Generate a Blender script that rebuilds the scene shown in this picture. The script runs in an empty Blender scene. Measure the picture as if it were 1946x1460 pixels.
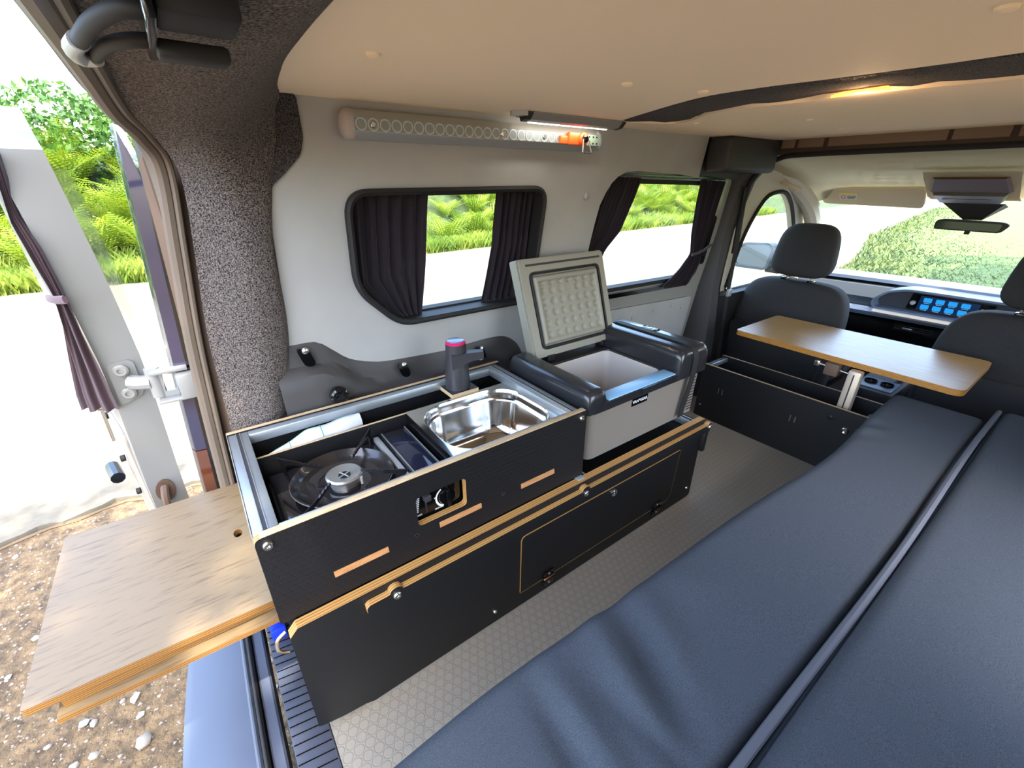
import bpy, bmesh, math, random
import numpy as np
from math import sin, cos, pi, radians, sqrt
from mathutils import Vector, Matrix
random.seed(7)
S = bpy.context.scene
C = S.collection

# ------------------------------------------------------------------ camera, light, exposure
cam = bpy.data.objects.new('camera', bpy.data.cameras.new('camera')); C.objects.link(cam)
cam.location = (0, 0, 1.0)
cam.rotation_euler = (radians(90 - 25.10), 0, radians(53.85 - 90))
cam.data.sensor_width = 36; cam.data.lens = 36 * 822 / 1946; cam.data.clip_start = .01; cam.data.clip_end = 400
S.camera = cam
S.view_settings.view_transform = 'Standard'; S.view_settings.look = 'None'
S.view_settings.gamma = 1; S.view_settings.use_curve_mapping = False
S.view_settings.exposure = 2.30
W = bpy.data.worlds.new('sky'); S.world = W; W.use_nodes = True
nt = W.node_tree; sk = nt.nodes.new('ShaderNodeTexSky'); sk.sky_type = 'NISHITA'; sk.sun_disc = False
SUN = Vector((-.15, -.42, .88)).normalized()
sk.sun_elevation = math.asin(SUN.z); sk.sun_rotation = math.atan2(SUN.x, SUN.y)
sk.dust_density = 3.0
nt.links.new(sk.outputs[0], nt.nodes['Background'].inputs[0]); nt.nodes['Background'].inputs[1].default_value = .40
sl = bpy.data.lights.new('sun', 'SUN'); sl.energy = 4.0; sl.angle = radians(.6); sl.color = (1, .92, .78)
so = bpy.data.objects.new('sun', sl); C.objects.link(so)
so.rotation_euler = SUN.to_track_quat('Z', 'Y').to_euler()

# ------------------------------------------------------------------ materials
def lin(c):
    return tuple(((v / 255) / 12.92 if v <= 10 else (((v / 255) + .055) / 1.055) ** 2.4) for v in c)
def N(t, k, **kw):
    n = t.nodes.new(k)
    for a, b in kw.items(): setattr(n, a, b)
    return n
def mat(name, col, rough=.5, metal=0, bump=None, spec=.5, var=None, coat=0, sheen=0, emit=None, aniso=None, alpha=None):
    """bump=(scale, strength) fine relief; var=(scale, colour2) grain; aniso=(sx,sy,sz) stretch"""
    m = bpy.data.materials.new(name); m.use_nodes = True; t = m.node_tree; b = t.nodes['Principled BSDF']
    c = lin(col); b.inputs['Base Color'].default_value = (*c, 1); b.inputs['Roughness'].default_value = rough
    b.inputs['Metallic'].default_value = metal; b.inputs['Specular IOR Level'].default_value = spec
    b.inputs['Coat Weight'].default_value = coat
    if sheen: b.inputs['Sheen Weight'].default_value = sheen; b.inputs['Sheen Roughness'].default_value = .5
    tc = N(t, 'ShaderNodeTexCoord'); mp = N(t, 'ShaderNodeMapping'); t.links.new(tc.outputs['Object'], mp.inputs[0])
    if aniso: mp.inputs['Scale'].default_value = aniso
    if var:
        n = N(t, 'ShaderNodeTexNoise'); n.inputs['Scale'].default_value = var[0]; n.inputs['Detail'].default_value = 5
        t.links.new(mp.outputs[0], n.inputs['Vector'])
        r = N(t, 'ShaderNodeValToRGB'); lo, hi = (var[2], var[3]) if len(var) > 2 else (.35, .65)
        r.color_ramp.elements[0].position = lo; r.color_ramp.elements[1].position = hi
        r.color_ramp.elements[0].color = (*lin(var[1]), 1); r.color_ramp.elements[1].color = (*c, 1)
        t.links.new(n.outputs[0], r.inputs[0]); t.links.new(r.outputs[0], b.inputs['Base Color'])
    if bump:
        n = N(t, 'ShaderNodeTexNoise'); n.inputs['Scale'].default_value = bump[0]; n.inputs['Detail'].default_value = 3
        t.links.new(mp.outputs[0], n.inputs['Vector'])
        bp = N(t, 'ShaderNodeBump'); bp.inputs['Strength'].default_value = bump[1]; bp.inputs['Distance'].default_value = bump[2] if len(bump) > 2 else .002
        t.links.new(n.outputs[0], bp.inputs['Height']); t.links.new(bp.outputs[0], b.inputs['Normal'])
    if emit:
        b.inputs['Emission Color'].default_value = (*lin(emit[0]), 1); b.inputs['Emission Strength'].default_value = emit[1]
    return m
def hexmat(name, col, ring, scale, rough, bumpd, axes='xy', amount=1., spec=.5):
    """coin-hex relief sheet: two offset lattices, ring near each cell's rim"""
    m = mat(name, col, rough, spec=spec); t = m.node_tree; b = t.nodes['Principled BSDF']
    tc = N(t, 'ShaderNodeTexCoord'); sp = N(t, 'ShaderNodeSeparateXYZ'); t.links.new(tc.outputs['Object'], sp.inputs[0])
    def M(op, a, bb=None, cc=None):
        n = N(t, 'ShaderNodeMath', operation=op)
        for i, v in enumerate((a, bb, cc)):
            if v is None: continue
            if isinstance(v, (int, float)): n.inputs[i].default_value = v
            else: t.links.new(v, n.inputs[i])
        return n.outputs[0]
    o = {'x': 0, 'y': 1, 'z': 2}
    u = M('MULTIPLY', sp.outputs[o[axes[0]]], scale); v = M('MULTIPLY', sp.outputs[o[axes[1]]], scale)
    q = sqrt(3)
    def lat(du, dv):
        a = M('SUBTRACT', M('FLOORED_MODULO', M('ADD', u, du), 1.), .5)
        c = M('SUBTRACT', M('FLOORED_MODULO', M('ADD', v, dv), q), q / 2)
        return M('SQRT', M('ADD', M('MULTIPLY', a, a), M('MULTIPLY', c, c)))
    d = M('MINIMUM', lat(0, 0), lat(.5, q / 2))
    g = M('ABSOLUTE', M('SUBTRACT', d, .43))
    g = M('MULTIPLY', M('SUBTRACT', .09, g), 11.); g = M('MAXIMUM', M('MINIMUM', g, 1.), 0.)
    mx = N(t, 'ShaderNodeMix', data_type='RGBA'); t.links.new(M('MULTIPLY', g, amount), mx.inputs[0])
    mx.inputs[6].default_value = (*lin(col), 1); mx.inputs[7].default_value = (*lin(ring), 1)
    t.links.new(mx.outputs[2], b.inputs['Base Color'])
    bp = N(t, 'ShaderNodeBump'); bp.inputs['Strength'].default_value = .8; bp.inputs['Distance'].default_value = bumpd; bp.invert = True
    t.links.new(g, bp.inputs['Height']); t.links.new(bp.outputs[0], b.inputs['Normal'])
    return m
def plymat(name, a, bcol, axis, scale=900):
    m = mat(name, a, .55); t = m.node_tree; b = t.nodes['Principled BSDF']
    tc = N(t, 'ShaderNodeTexCoord'); w = N(t, 'ShaderNodeTexWave', bands_direction=axis)
    w.inputs['Scale'].default_value = scale; w.inputs['Distortion'].default_value = 1.0; w.inputs['Detail'].default_value = 1
    w.inputs['Detail Scale'].default_value = .3
    t.links.new(tc.outputs['Object'], w.inputs['Vector'])
    r = N(t, 'ShaderNodeValToRGB'); r.color_ramp.elements[0].color = (*lin(bcol), 1); r.color_ramp.elements[1].color = (*lin(a), 1)
    r.color_ramp.elements[0].position = .1; r.color_ramp.elements[1].position = .6
    t.links.new(w.outputs[0], r.inputs[0]); t.links.new(r.outputs[0], b.inputs['Base Color'])
    return m
def glassmat(name, tint=(1, 1, 1), refl=1.0):
    m = bpy.data.materials.new(name); m.use_nodes = True; t = m.node_tree; t.nodes.clear()
    o = N(t, 'ShaderNodeOutputMaterial'); mx = N(t, 'ShaderNodeMixShader'); tr = N(t, 'ShaderNodeBsdfTransparent'); gl = N(t, 'ShaderNodeBsdfGlossy')
    tr.inputs[0].default_value = (*tint, 1); gl.inputs['Roughness'].default_value = .0
    fr = N(t, 'ShaderNodeLayerWeight'); fr.inputs[0].default_value = .5
    pw = N(t, 'ShaderNodeMath', operation='POWER'); pw.inputs[1].default_value = 5; t.links.new(fr.outputs['Facing'], pw.inputs[0])
    ma = N(t, 'ShaderNodeMath', operation='MULTIPLY_ADD'); ma.inputs[1].default_value = .6; ma.inputs[2].default_value = .02; t.links.new(pw.outputs[0], ma.inputs[0])
    t.links.new(ma.outputs[0], mx.inputs[0]); t.links.new(tr.outputs[0], mx.inputs[1]); t.links.new(gl.outputs[0], mx.inputs[2]); t.links.new(mx.outputs[0], o.inputs[0])
    return m
M = {}
M['ceil'] = mat('headliner_board', (246, 226, 194), .8, bump=(900, .25, .0006))
M['wall'] = mat('grey_lining', (158, 158, 154), .62, bump=(1200, .3, .0004), var=(6, (151, 151, 147)))
M['carpet'] = mat('speckled_carpet', (176, 163, 154), .95, var=(420, (32, 28, 31), .38, .66), bump=(350, 1., .004), sheen=.15)
M['wing'] = mat('wing_shade_carpet', (92, 86, 88), .95, var=(420, (16, 15, 18), .38, .70), bump=(350, 1., .004))  # darker copy of the carpet, the wing's recess shade put into its colour
M['clad'] = mat('cladding_plastic', (56, 54, 53), .5, bump=(1600, .5, .0003))
M['cast'] = mat('cast_black', (22, 20, 21), .35)
M['black'] = mat('black_film', (14, 14, 15), .5, bump=(1500, .4, .0003))
M['blackhex'] = hexmat('black_hex_film', (18, 17, 19), (11, 11, 12), 80, .5, .0003, 'xz', spec=.35)
M['plastic'] = mat('dark_plastic', (44, 43, 44), .55, bump=(1600, .5, .0003))
M['gloss'] = mat('gloss_black', (10, 10, 11), .12)
M['rubber'] = mat('rubber', (20, 19, 20), .7)
M['plyE'] = plymat('ply_edge', (186, 142, 80), (138, 98, 50), 'Y', 52)
M['plyEz'] = plymat('ply_edge_z', (136, 96, 42), (88, 56, 22), 'Z', 80)
M['plypale'] = mat('pale_ply', (188, 166, 130), .6, var=(30, (170, 142, 104)), aniso=(1, 8, 8))
M['orangewood'] = mat('cut_ply', (186, 134, 86), .6, var=(40, (162, 112, 66)), aniso=(1, 6, 6))
M['board'] = mat('oak_board', (116, 98, 71), .42, var=(16, (86, 68, 46), .24, .46), aniso=(1.2, 11, 8))
M['tabletop'] = mat('bamboo_top', (188, 150, 96), .3, var=(22, (164, 122, 66), .3, .7), aniso=(14, .6, 6))
M['alu'] = mat('anodised_aluminium', (168, 175, 177), .38, .75)
M['alumat'] = mat('satin_aluminium', (176, 180, 180), .42, .5)
M['steel'] = mat('stainless_steel', (205, 202, 196), .14, 1.)
M['screw'] = mat('zinc_screw', (200, 198, 190), .25, 1.)
M['white'] = mat('white_paint', (134, 133, 128), .35, coat=.3)
M['cream'] = mat('cream_jamb', (146, 136, 122), .45)
M['seal'] = mat('weather_strip', (98, 86, 73), .55)
M['navy'] = mat('navy_cushion_fabric', (72, 78, 84), .95, var=(900, (53, 58, 65)), bump=(1100, .5, .0006), spec=.15)
M['piping'] = mat('grey_piping', (80, 83, 90), .85)
M['curtain'] = mat('dark_curtain', (46, 38, 46), .9, bump=(700, .3, .0005), sheen=.2)
M['curtainr'] = mat('rear_curtain', (84, 62, 66), .9, bump=(700, .3, .0005), sheen=.2)
M['seat'] = mat('seat_fabric', (56, 55, 57), .85, var=(500, (40, 41, 43)), bump=(900, .4, .0006))
M['boxgrey'] = mat('coolbox_grey', (122, 114, 104), .5, bump=(1500, .4, .0003))
M['liner'] = mat('coolbox_liner', (184, 178, 170), .5)
M['lidgrey'] = mat('coolbox_lid', (136, 134, 120), .5)
M['boxblack'] = mat('coolbox_black', (34, 35, 38), .28, coat=.3)
M['floor'] = hexmat('grey_hex_floor', (140, 132, 117), (120, 113, 101), 46, .42, .0003, 'xy', .8)
M['scuff'] = mat('scuff_plastic', (62, 66, 78), .55, bump=(1400, .6, .0004))
M['bumper'] = mat('bumper_step', (76, 83, 97), .42)
M['dash'] = mat('dash_plastic', (66, 72, 82), .5, bump=(900, .3, .0004))
M['dashlt'] = mat('dash_trim', (104, 118, 140), .4)
M['visor'] = mat('visor_fabric', (206, 192, 160), .8)
M['cabliner'] = mat('cab_headliner', (200, 188, 158), .85)
M['pillar'] = mat('cab_pillar', (196, 190, 170), .6)
M['orange'] = mat('orange_plastic', (240, 92, 30), .4)
M['red'] = mat('magenta_ring', (200, 30, 90), .35)
M['tap'] = mat('grey_tap', (58, 57, 60), .38, .3)
M['towel'] = mat('white_towel', (190, 192, 198), .95, bump=(500, .8, .0015))
M['green'] = mat('green_stitch', (110, 160, 140), .9)
M['screen'] = mat('touch_screen', (8, 12, 20), .2, emit=((8, 44, 86), .15))
M['tile'] = mat('screen_tile', (16, 110, 175), .3, emit=((20, 140, 215), .22))
M['ink'] = mat('white_print', (225, 225, 225), .5)
M['yellow'] = mat('label_yellow', (222, 206, 120), .6)
M['label'] = mat('label_white', (214, 212, 196), .6)
M['led'] = mat('led_tube', (250, 250, 250), .4, emit=((255, 250, 240), 1.6))
M['lamp'] = mat('courtesy_lamp', (255, 170, 90), .4, emit=((255, 150, 60), .9))
M['blue'] = mat('blue_plastic', (20, 50, 190), .4)
M['brown'] = mat('brown_block', (94, 74, 58), .6)
M['glass'] = glassmat('window_glass', (.93, .96, .95))
M['mirror'] = mat('mirror_glass', (120, 140, 160), .02, 1.)
M['lens'] = mat('tail_lens', (38, 37, 60), .12, coat=.6)
M['lensred'] = mat('tail_lens_amber', (84, 44, 28), .15, coat=.6)
M['gravel'] = mat('gravel_soil', (114, 92, 62), .95, var=(24, (68, 54, 35), .35, .68), bump=(60, .9, .02))
M['road'] = mat('pale_asphalt', (98, 92, 77), .9, var=(30, (90, 84, 71)), bump=(300, .4, .004))
M['turf'] = mat('turf', (84, 100, 36), .95, var=(5, (56, 80, 24)))
M['lawn'] = mat('lawn', (80, 92, 30), .8, var=(2.5, (38, 60, 18)))
M['soil'] = mat('bank_soil', (50, 66, 26), .95, var=(4, (30, 44, 16)))
M['stone'] = mat('pebble', (124, 118, 110), .7, var=(40, (140, 130, 116)))
def leafmat(name, c, c2):
    m = mat(name, c, .55, var=(1.6, c2)); t = m.node_tree; b = t.nodes['Principled BSDF']
    tl = N(t, 'ShaderNodeBsdfTranslucent'); mx = N(t, 'ShaderNodeMixShader'); mx.inputs[0].default_value = .35
    lk = [l for l in t.links if l.to_socket == b.inputs['Base Color']][0]; t.links.new(lk.from_socket, tl.inputs[0])
    t.links.new(b.outputs[0], mx.inputs[1]); t.links.new(tl.outputs[0], mx.inputs[2])
    t.links.new(mx.outputs[0], t.nodes['Material Output'].inputs[0]); return m
M['fern'] = leafmat('fern_frond', (142, 158, 42), (72, 104, 24))
M['grass'] = leafmat('grass_blade', (134, 150, 54), (88, 114, 34))
M['leaf'] = leafmat('hedge_leaf', (82, 122, 46), (50, 84, 30))
M['bark'] = mat('bark', (92, 78, 62), .9, bump=(30, .8, .01))

# ------------------------------------------------------------------ helpers
def mesh_from(bm, name, mt, ang=35):
    bmesh.ops.recalc_face_normals(bm, faces=bm.faces)
    me = bpy.data.meshes.new(name); bm.to_mesh(me); bm.free()
    for p in me.polygons: p.use_smooth = True
    me.set_sharp_from_angle(angle=radians(ang))
    for x in (mt if isinstance(mt, (list, tuple)) else [mt]): me.materials.append(x)
    return me
def obj(name, bm, mt, parent=None, ang=35):
    o = bpy.data.objects.new(name, mesh_from(bm, name, mt, ang)); C.objects.link(o)
    if parent:
        o.parent = parent
        o.matrix_parent_inverse = pinv(parent)
    return o
def wloc(o):
    v = Vector(o.location)
    return v
def pinv(p):
    # parents are unrotated empties or meshes at origin: children are modelled in world coordinates
    m = Matrix.Identity(4); q = p
    while q is not None:
        m = Matrix.Translation(-Vector(q.location)) @ m; q = q.parent
    return m if p.parent is None else Matrix.Identity(4)
def thing(name, label, cat, loc=(0, 0, 0), group=None):
    o = bpy.data.objects.new(name, None); C.objects.link(o); o.location = loc; o.empty_display_size = .05
    o['label'] = label; o['category'] = cat
    if group: o['group'] = group
    return o
def tag(o, label=None, cat=None, group=None, kind=None):
    for k, v in (('label', label), ('category', cat), ('group', group), ('kind', kind)):
        if v: o[k] = v
    return o
def struct(name, bm, mt, label=None, cat=None, ang=35):
    o = obj(name, bm, mt, None, ang); o['kind'] = 'structure'
    if label: o['label'] = label
    if cat: o['category'] = cat
    return o
def nb(): return bmesh.new()
def box(bm, x0, x1, y0, y1, z0, z1, bev=0, seg=2, mi=0):
    t = bmesh.new(); bmesh.ops.create_cube(t, size=1)
    for v in t.verts: v.co = Vector(((x0 + x1) / 2 + v.co.x * (x1 - x0), (y0 + y1) / 2 + v.co.y * (y1 - y0), (z0 + z1) / 2 + v.co.z * (z1 - z0)))
    if bev: bmesh.ops.bevel(t, geom=list(t.edges), offset=bev, segments=seg, affect='EDGES', profile=.5)
    for f in t.faces: f.material_index = mi
    join(bm, t); return bm
def join(bm, t):
    me = bpy.data.meshes.new('tmp'); t.to_mesh(me); t.free(); bm.from_mesh(me); bpy.data.meshes.remove(me)
def B(*a, **k): return box(nb(), *a, **k)
def tube(bm, pts, r, n=8, closed=False, sq=None):
    pts = [Vector(p) for p in pts]; L = len(pts); rings = []; up = None
    for i, p in enumerate(pts):
        a = pts[(i - 1) % L] if (closed or i > 0) else p; b = pts[(i + 1) % L] if (closed or i < L - 1) else p
        d = (b - a).normalized()
        if up is None:
            up = Vector((0, 0, 1)) if abs(d.z) < .9 else Vector((1, 0, 0))
        s = d.cross(up).normalized(); up = s.cross(d).normalized()
        rr = r[i] if isinstance(r, (list, tuple)) else r
        rings.append([bm.verts.new(p + (s * cos(2 * pi * k / n) * (sq or 1) + up * sin(2 * pi * k / n)) * rr) for k in range(n)])
    for i in range(L if closed else L - 1):
        A, Bq = rings[i], rings[(i + 1) % L]
        for k in range(n): bm.faces.new((A[k], A[(k + 1) % n], Bq[(k + 1) % n], Bq[k]))
    if not closed: bm.faces.new(rings[0][::-1]); bm.faces.new(rings[-1])
    return bm
def loft(bm, rings, closed=True, cap0=False, cap1=False, mi=0):
    R_ = [[bm.verts.new(p) for p in r] for r in rings]
    for A, Bq in zip(R_, R_[1:]):
        n = len(A)
        for k in range(n if closed else n - 1):
            f = bm.faces.new((A[k], A[(k + 1) % n], Bq[(k + 1) % n], Bq[k])); f.material_index = mi
    if cap0: bm.faces.new(R_[0][::-1]).material_index = mi
    if cap1: bm.faces.new(R_[-1]).material_index = mi
    return bm
def lathe(bm, prof, c=(0, 0, 0), n=32, axis='z', caps=True):
    rings = []
    for r, h in prof:
        ring = []
        for k in range(n):
            a = 2 * pi * k / n; x, y = r * cos(a), r * sin(a)
            p = {'z': (x, y, h), 'y': (x, h, y), 'x': (h, x, y)}[axis]
            ring.append((c[0] + p[0], c[1] + p[1], c[2] + p[2]))
        rings.append(ring)
    return loft(bm, rings, True, caps, caps)
def rrect(cx, cy, w, h, r, n=6):
    out = []
    for sx, sy, a0 in ((1, 1, 0), (-1, 1, 90), (-1, -1, 180), (1, -1, 270)):
        for k in range(n + 1):
            a = radians(a0 + 90 * k / n); out.append((cx + sx * (w / 2 - r) + r * cos(a), cy + sy * (h / 2 - r) + r * sin(a)))
    return out
def rpoly(pts, r, n=5):
    """round the corners of a polygon; r may be a list"""
    out = []; L = len(pts)
    for i, p in enumerate(pts):
        rr = r[i] if isinstance(r, (list, tuple)) else r
        if rr <= 0: out.append(tuple(p)); continue
        p = Vector(p); a = (Vector(pts[i - 1]) - p); b = (Vector(pts[(i + 1) % L]) - p)
        rr = min(rr, a.length * .49, b.length * .49); p0 = p + a.normalized() * rr; p1 = p + b.normalized() * rr
        for k in range(n + 1):
            t = k / n; q = p0 * (1 - t) ** 2 + p * 2 * t * (1 - t) + p1 * t * t; out.append((q.x, q.y))
    return out
XZ = lambda u, v, w: (u, w, v)
XY = lambda u, v, w: (u, v, w)
YZ = lambda u, v, w: (w, u, v)
def panel(bm, outer, holes, w0, w1, fm=XZ, bev=0, mi=0, edge_mi=None):
    t = bmesh.new(); ed = []
    for lp in [outer] + list(holes):
        vs = [t.verts.new((p[0], p[1], 0)) for p in lp]
        for i in range(len(vs)): ed.append(t.edges.new((vs[i], vs[(i + 1) % len(vs)])))
    bmesh.ops.triangle_fill(t, edges=ed, use_beauty=True, use_dissolve=False)
    r = bmesh.ops.extrude_face_region(t, geom=list(t.faces))
    for v in [g for g in r['geom'] if isinstance(g, bmesh.types.BMVert)]: v.co.z = 1
    for f in t.faces:
        zs = {round(v.co.z) for v in f.verts}; f.material_index = (edge_mi if edge_mi is not None and len(zs) > 1 else mi)
    for v in t.verts: v.co = Vector(fm(v.co.x, v.co.y, w0 + (w1 - w0) * v.co.z))
    join(bm, t); return bm
def text(name, s, size, m3, mt, parent=None, ext=.0004):
    cu = bpy.data.curves.new(name, 'FONT'); cu.body = s; cu.size = size; cu.extrude = ext; cu.align_x = 'CENTER'; cu.align_y = 'CENTER'; cu.resolution_u = 3
    o = bpy.data.objects.new(name, cu); C.objects.link(o)
    me = bpy.data.meshes.new_from_object(o.evaluated_get(bpy.context.evaluated_depsgraph_get())); bpy.data.objects.remove(o)
    me.transform(m3); me.materials.clear(); me.materials.append(mt)
    o = bpy.data.objects.new(name, me); C.objects.link(o)
    if parent: o.parent = parent; o.matrix_parent_inverse = pinv(parent)
    return o
def frame3(o, x, y):
    x = Vector(x).normalized(); y = Vector(y).normalized(); z = x.cross(y)
    m = Matrix((x, y, z)).transposed().to_4x4(); m.translation = Vector(o); return m
def screw(bm, c, r=.008, ax='y', s=-1, d=.005):
    lathe(bm, [(r, 0), (r, s * d * .5), (r * .75, s * d), (r * .35, s * d), (r * .3, s * d * .5)], c, 14, ax)
def smooth_path(pts, n=6):
    P = [Vector(p) for p in pts]; out = []
    for i in range(len(P) - 1):
        p0 = P[max(i - 1, 0)]; p1 = P[i]; p2 = P[i + 1]; p3 = P[min(i + 2, len(P) - 1)]
        for k in range(n):
            t = k / n
            out.append(.5 * ((2 * p1) + (p2 - p0) * t + (2 * p0 - 5 * p1 + 4 * p2 - p3) * t * t + (3 * p1 - p0 - 3 * p2 + p3) * t ** 3))
    out.append(P[-1]); return out
def resample(P, n):
    P = [Vector(p) for p in P]; d = [0]
    for a, b in zip(P, P[1:]): d.append(d[-1] + (b - a).length)
    out = []; j = 0
    for i in range(n):
        s = d[-1] * i / (n - 1)
        while j < len(P) - 2 and d[j + 1] < s: j += 1
        t = (s - d[j]) / max(1e-9, d[j + 1] - d[j]); out.append(P[j].lerp(P[j + 1], t))
    return out
def ywall(z): return 1.10 - .12 * (z - .6)
WL = lambda u, v, w: (u, ywall(v) + w, v)

# ================================================================== THE SETTING: van shell
# floor
bm = nb(); panel(bm, [(-.002, -.3), (-.002, 1.14), (2.0, 1.14), (2.0, -.3)], [], -.012, 0, XY)
struct('floor', bm, M['floor'], 'grey rubber van floor covering with a round coin relief')
struct('floor_subfloor', B(-.06, 3.3, -.34, 1.2, -.16, -.0125), M['plastic'], 'dark metal floor pan beneath the grey covering')
# scuff plate with transverse grooves
bm = nb(); box(bm, -.072, -.003, -.25, 1.08, -.05, -.006, .003)
sp = struct('trim_sill', bm, M['scuff'], 'dark ribbed plastic scuff plate along the rear load sill')
bm = nb()
for i in range(66):
    y = -.24 + i * .0195; t = nb(); box(t, -.070, -.006, -.0009, .0009, -.0062, -.0045)
    for v in t.verts: v.co = Vector((v.co.x, y + v.co.y + (-.006 - v.co.x) * .18, v.co.z))
    join(bm, t)
o = obj('rib', bm, M['gloss'], sp); o['kind'] = 'stuff'
# sill seals and bumper step
def strip_curve(x0, x1, z0, z1, bow, name, mt, label, y0=-.3, y1=1.13):
    bm = nb(); rings = []
    for i in range(25):
        y = y0 + (y1 - y0) * i / 24; b = bow * (1 - ((y - .45) / .75) ** 2)
        rings.append([(x0 - b, y, z0), (x0 - b, y, z1 - .004), (x0 - b + .004, y, z1), (x1 - b - .004, y, z1), (x1 - b, y, z1 - .004), (x1 - b, y, z0)])
    loft(bm, rings, True, True, True); return struct(name, bm, mt, label)
strip_curve(-.098, -.0735, -.08, -.012, .012, 'trim_sill_flange', M['bumper'], 'pale painted flange of the rear load sill')
strip_curve(-.109, -.099, -.08, -.002, .014, 'trim_sill_seal', M['rubber'], 'black rubber door seal along the rear load sill')
strip_curve(-.121, -.110, -.08, -.010, .015, 'trim_sill_channel', M['bumper'], 'pale painted channel outside the sill seal')
bm = nb(); rings = []
for i in range(33):
    y = -.34 + 1.56 * i / 32; b = .055 * (1 - abs((y - .44) / .78) ** 2.6); e = max(0, abs(y - .44) - .60) * .25
    rings.append([(-.122 - .012, y, -.42), (-.122 - .012, y, -.045), (-.195 - b + e, y, -.05), (-.212 - b + e, y, -.062), (-.222 - b + e, y, -.10), (-.226 - b + e, y, -.42)])
loft(bm, rings, True, True, True)
bo = struct('trim_bumper', bm, M['bumper'], 'blue grey rear bumper step outside the load sill')
# left lining panel with the window opening
w1o = rpoly([(.309, .985), (.892, .990), (.872, .645), (.418, .645), (.309, .755)], [.06, .055, .04, .045, .05], 7)
def inset(poly, d):
    cx = sum(p[0] for p in poly) / len(poly); cy = sum(p[1] for p in poly) / len(poly); n = len(poly); out = []
    for i in range(n):
        a = Vector(poly[i - 1]); b = Vector(poly[(i + 1) % n]); t = (b - a).normalized(); nn = Vector((-t.y, t.x))
        if nn.dot(Vector((cx, cy)) - Vector(poly[i])) < 0: nn = -nn
        out.append(tuple(Vector(poly[i]) + nn * d))
    return out
bm = nb()
outer = [(.06, .28), (1.105, .28), (1.108, .79), (1.118, .87), (1.129, .93), (1.147, .966), (1.168, .995), (1.194, 1.015), (1.232, 1.028), (1.30, 1.031), (1.544, 1.023), (1.645, 1.012), (1.645, 1.152), (.06, 1.152)]
panel(bm, outer, [w1o], 0, .02, WL)
wl = struct('wall_left', bm, M['wall'], 'grey lined left side panel of the van')
for (x, z, r) in ((1.061, .957, .011), (.70, .30, .01)):
    b = nb(); lathe(b, [(r, 0), (r, -.003), (r * .6, -.006)], (x, ywall(z), z), 16, 'y'); obj('trim_clip', b, M['wall'], wl)
# outer body skin on the left (so that daylight only enters through the windows)
bm = nb(); panel(bm, [(-.02, -.2), (1.12, -.2), (1.12, 1.16), (-.02, 1.16)], [inset(w1o, -.01)], .11, .125, lambda u, v, w: (u, 1.10 - .10 * (v - .6) + w, v))
struct('wall_left_outer', bm, M['white'], 'white painted outer skin of the left body side')
# window 1
wi = inset(w1o, .015)
bm = nb(); panel(bm, w1o, [wi], -.012, .05, WL); wnd = struct('window_1', bm, M['rubber'], 'rear side window with black rubber edging and cut lower corner')
bm = nb(); panel(bm, inset(w1o, .004), [], .085, .09, WL); obj('glass', bm, M['glass'], wnd)
bm = nb(); tube(bm, [WL(p[0], p[1], -.011) for p in inset(w1o, .007)], .0075, 6, True); obj('edging', bm, M['rubber'], wnd)
bm = nb(); panel(bm, inset(w1o, -.012), [inset(w1o, .02)], .05, .085, WL); obj('reveal', bm, M['rubber'], wnd)
# ceiling boards with arched ends: bare steel roof bow wrapped in carpet shows between them
cz = 1.15
def bowedge(pts): return smooth_path([(x, y, 0) for x, y in pts], 5)
eL = [(1.048, .93), (.985, .80), (.925, .67), (.893, .573), (.895, .47), (.915, .36), (.930, .25), (.934, .16), (.94, -.3)]
e1 = [(p.x, p.y) for p in bowedge(eL)]
eR = [(1.10, .93), (1.215, .88), (1.185, .80), (1.115, .71), (1.092, .60), (1.105, .50), (1.090, .42), (1.118, .30), (1.142, .19), (1.15, .05), (1.16, -.3)]
e2 = [(p.x, p.y) for p in bowedge(eR)]
bm = nb(); panel(bm, [(.10, 1.06), (1.045, 1.06)] + e1 + [(.10, -.3)], [], cz, cz + .012, XY)
ce = struct('ceiling', bm, M['ceil'], 'cream headliner board over the rear of the van')
bm = nb(); panel(bm, [(1.046, 1.06), (2.03, 1.06), (2.03, -.3)] + e2[::-1] + [(1.06, .935)], [], cz - .002, cz + .012, XY)
ce2 = struct('ceiling_front', bm, M['ceil'], 'cream headliner board between the carpeted roof bow and the cab')
for par, sp_ in ((ce, [(.26, .661), (.673, .592), (.840, .556), (.686, .145)]), (ce2, [(1.413, .607), (1.734, .647), (1.245, .83)])):
    for x, y in sp_:
        b = nb(); lathe(b, [(.0095, 0), (.009, -.003), (.005, -.0055)], (x, y, cz), 14); obj('fixing_button', b, M['ceil'], par)
# carpeted roof bow
rings = []
A_ = resample([(x, y, 0) for x, y in e1], 40); B_ = resample([(x, y, 0) for x, y in e2], 40)
bm = nb()
panel(bm, [(.84, 1.0), (1.26, 1.0), (1.26, -.3), (.84, -.3)], [], cz + .013, cz + .03, XY)
for i in range(40):
    a, b = A_[i], B_[i]; wv = random.uniform(-.002, .002)
    rings.append([(a.x - .004, a.y, cz + .012), (a.x + .012, a.y, cz + .001 + wv), ((a.x + b.x) / 2, (a.y + b.y) / 2, cz - .001), (b.x - .010, b.y, cz + .003 + wv), (b.x + .004, b.y, cz + .012)])
loft(bm, rings, False)
bow = struct('trim_roof_bow', bm, M['wing'], 'roof bow wrapped in dark speckled carpet')
# roof skin
struct('wall_roof_outer', B(-.04, 2.78, -.36, 1.17, 1.19, 1.22, .01), M['white'], 'white outer roof skin')
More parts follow.
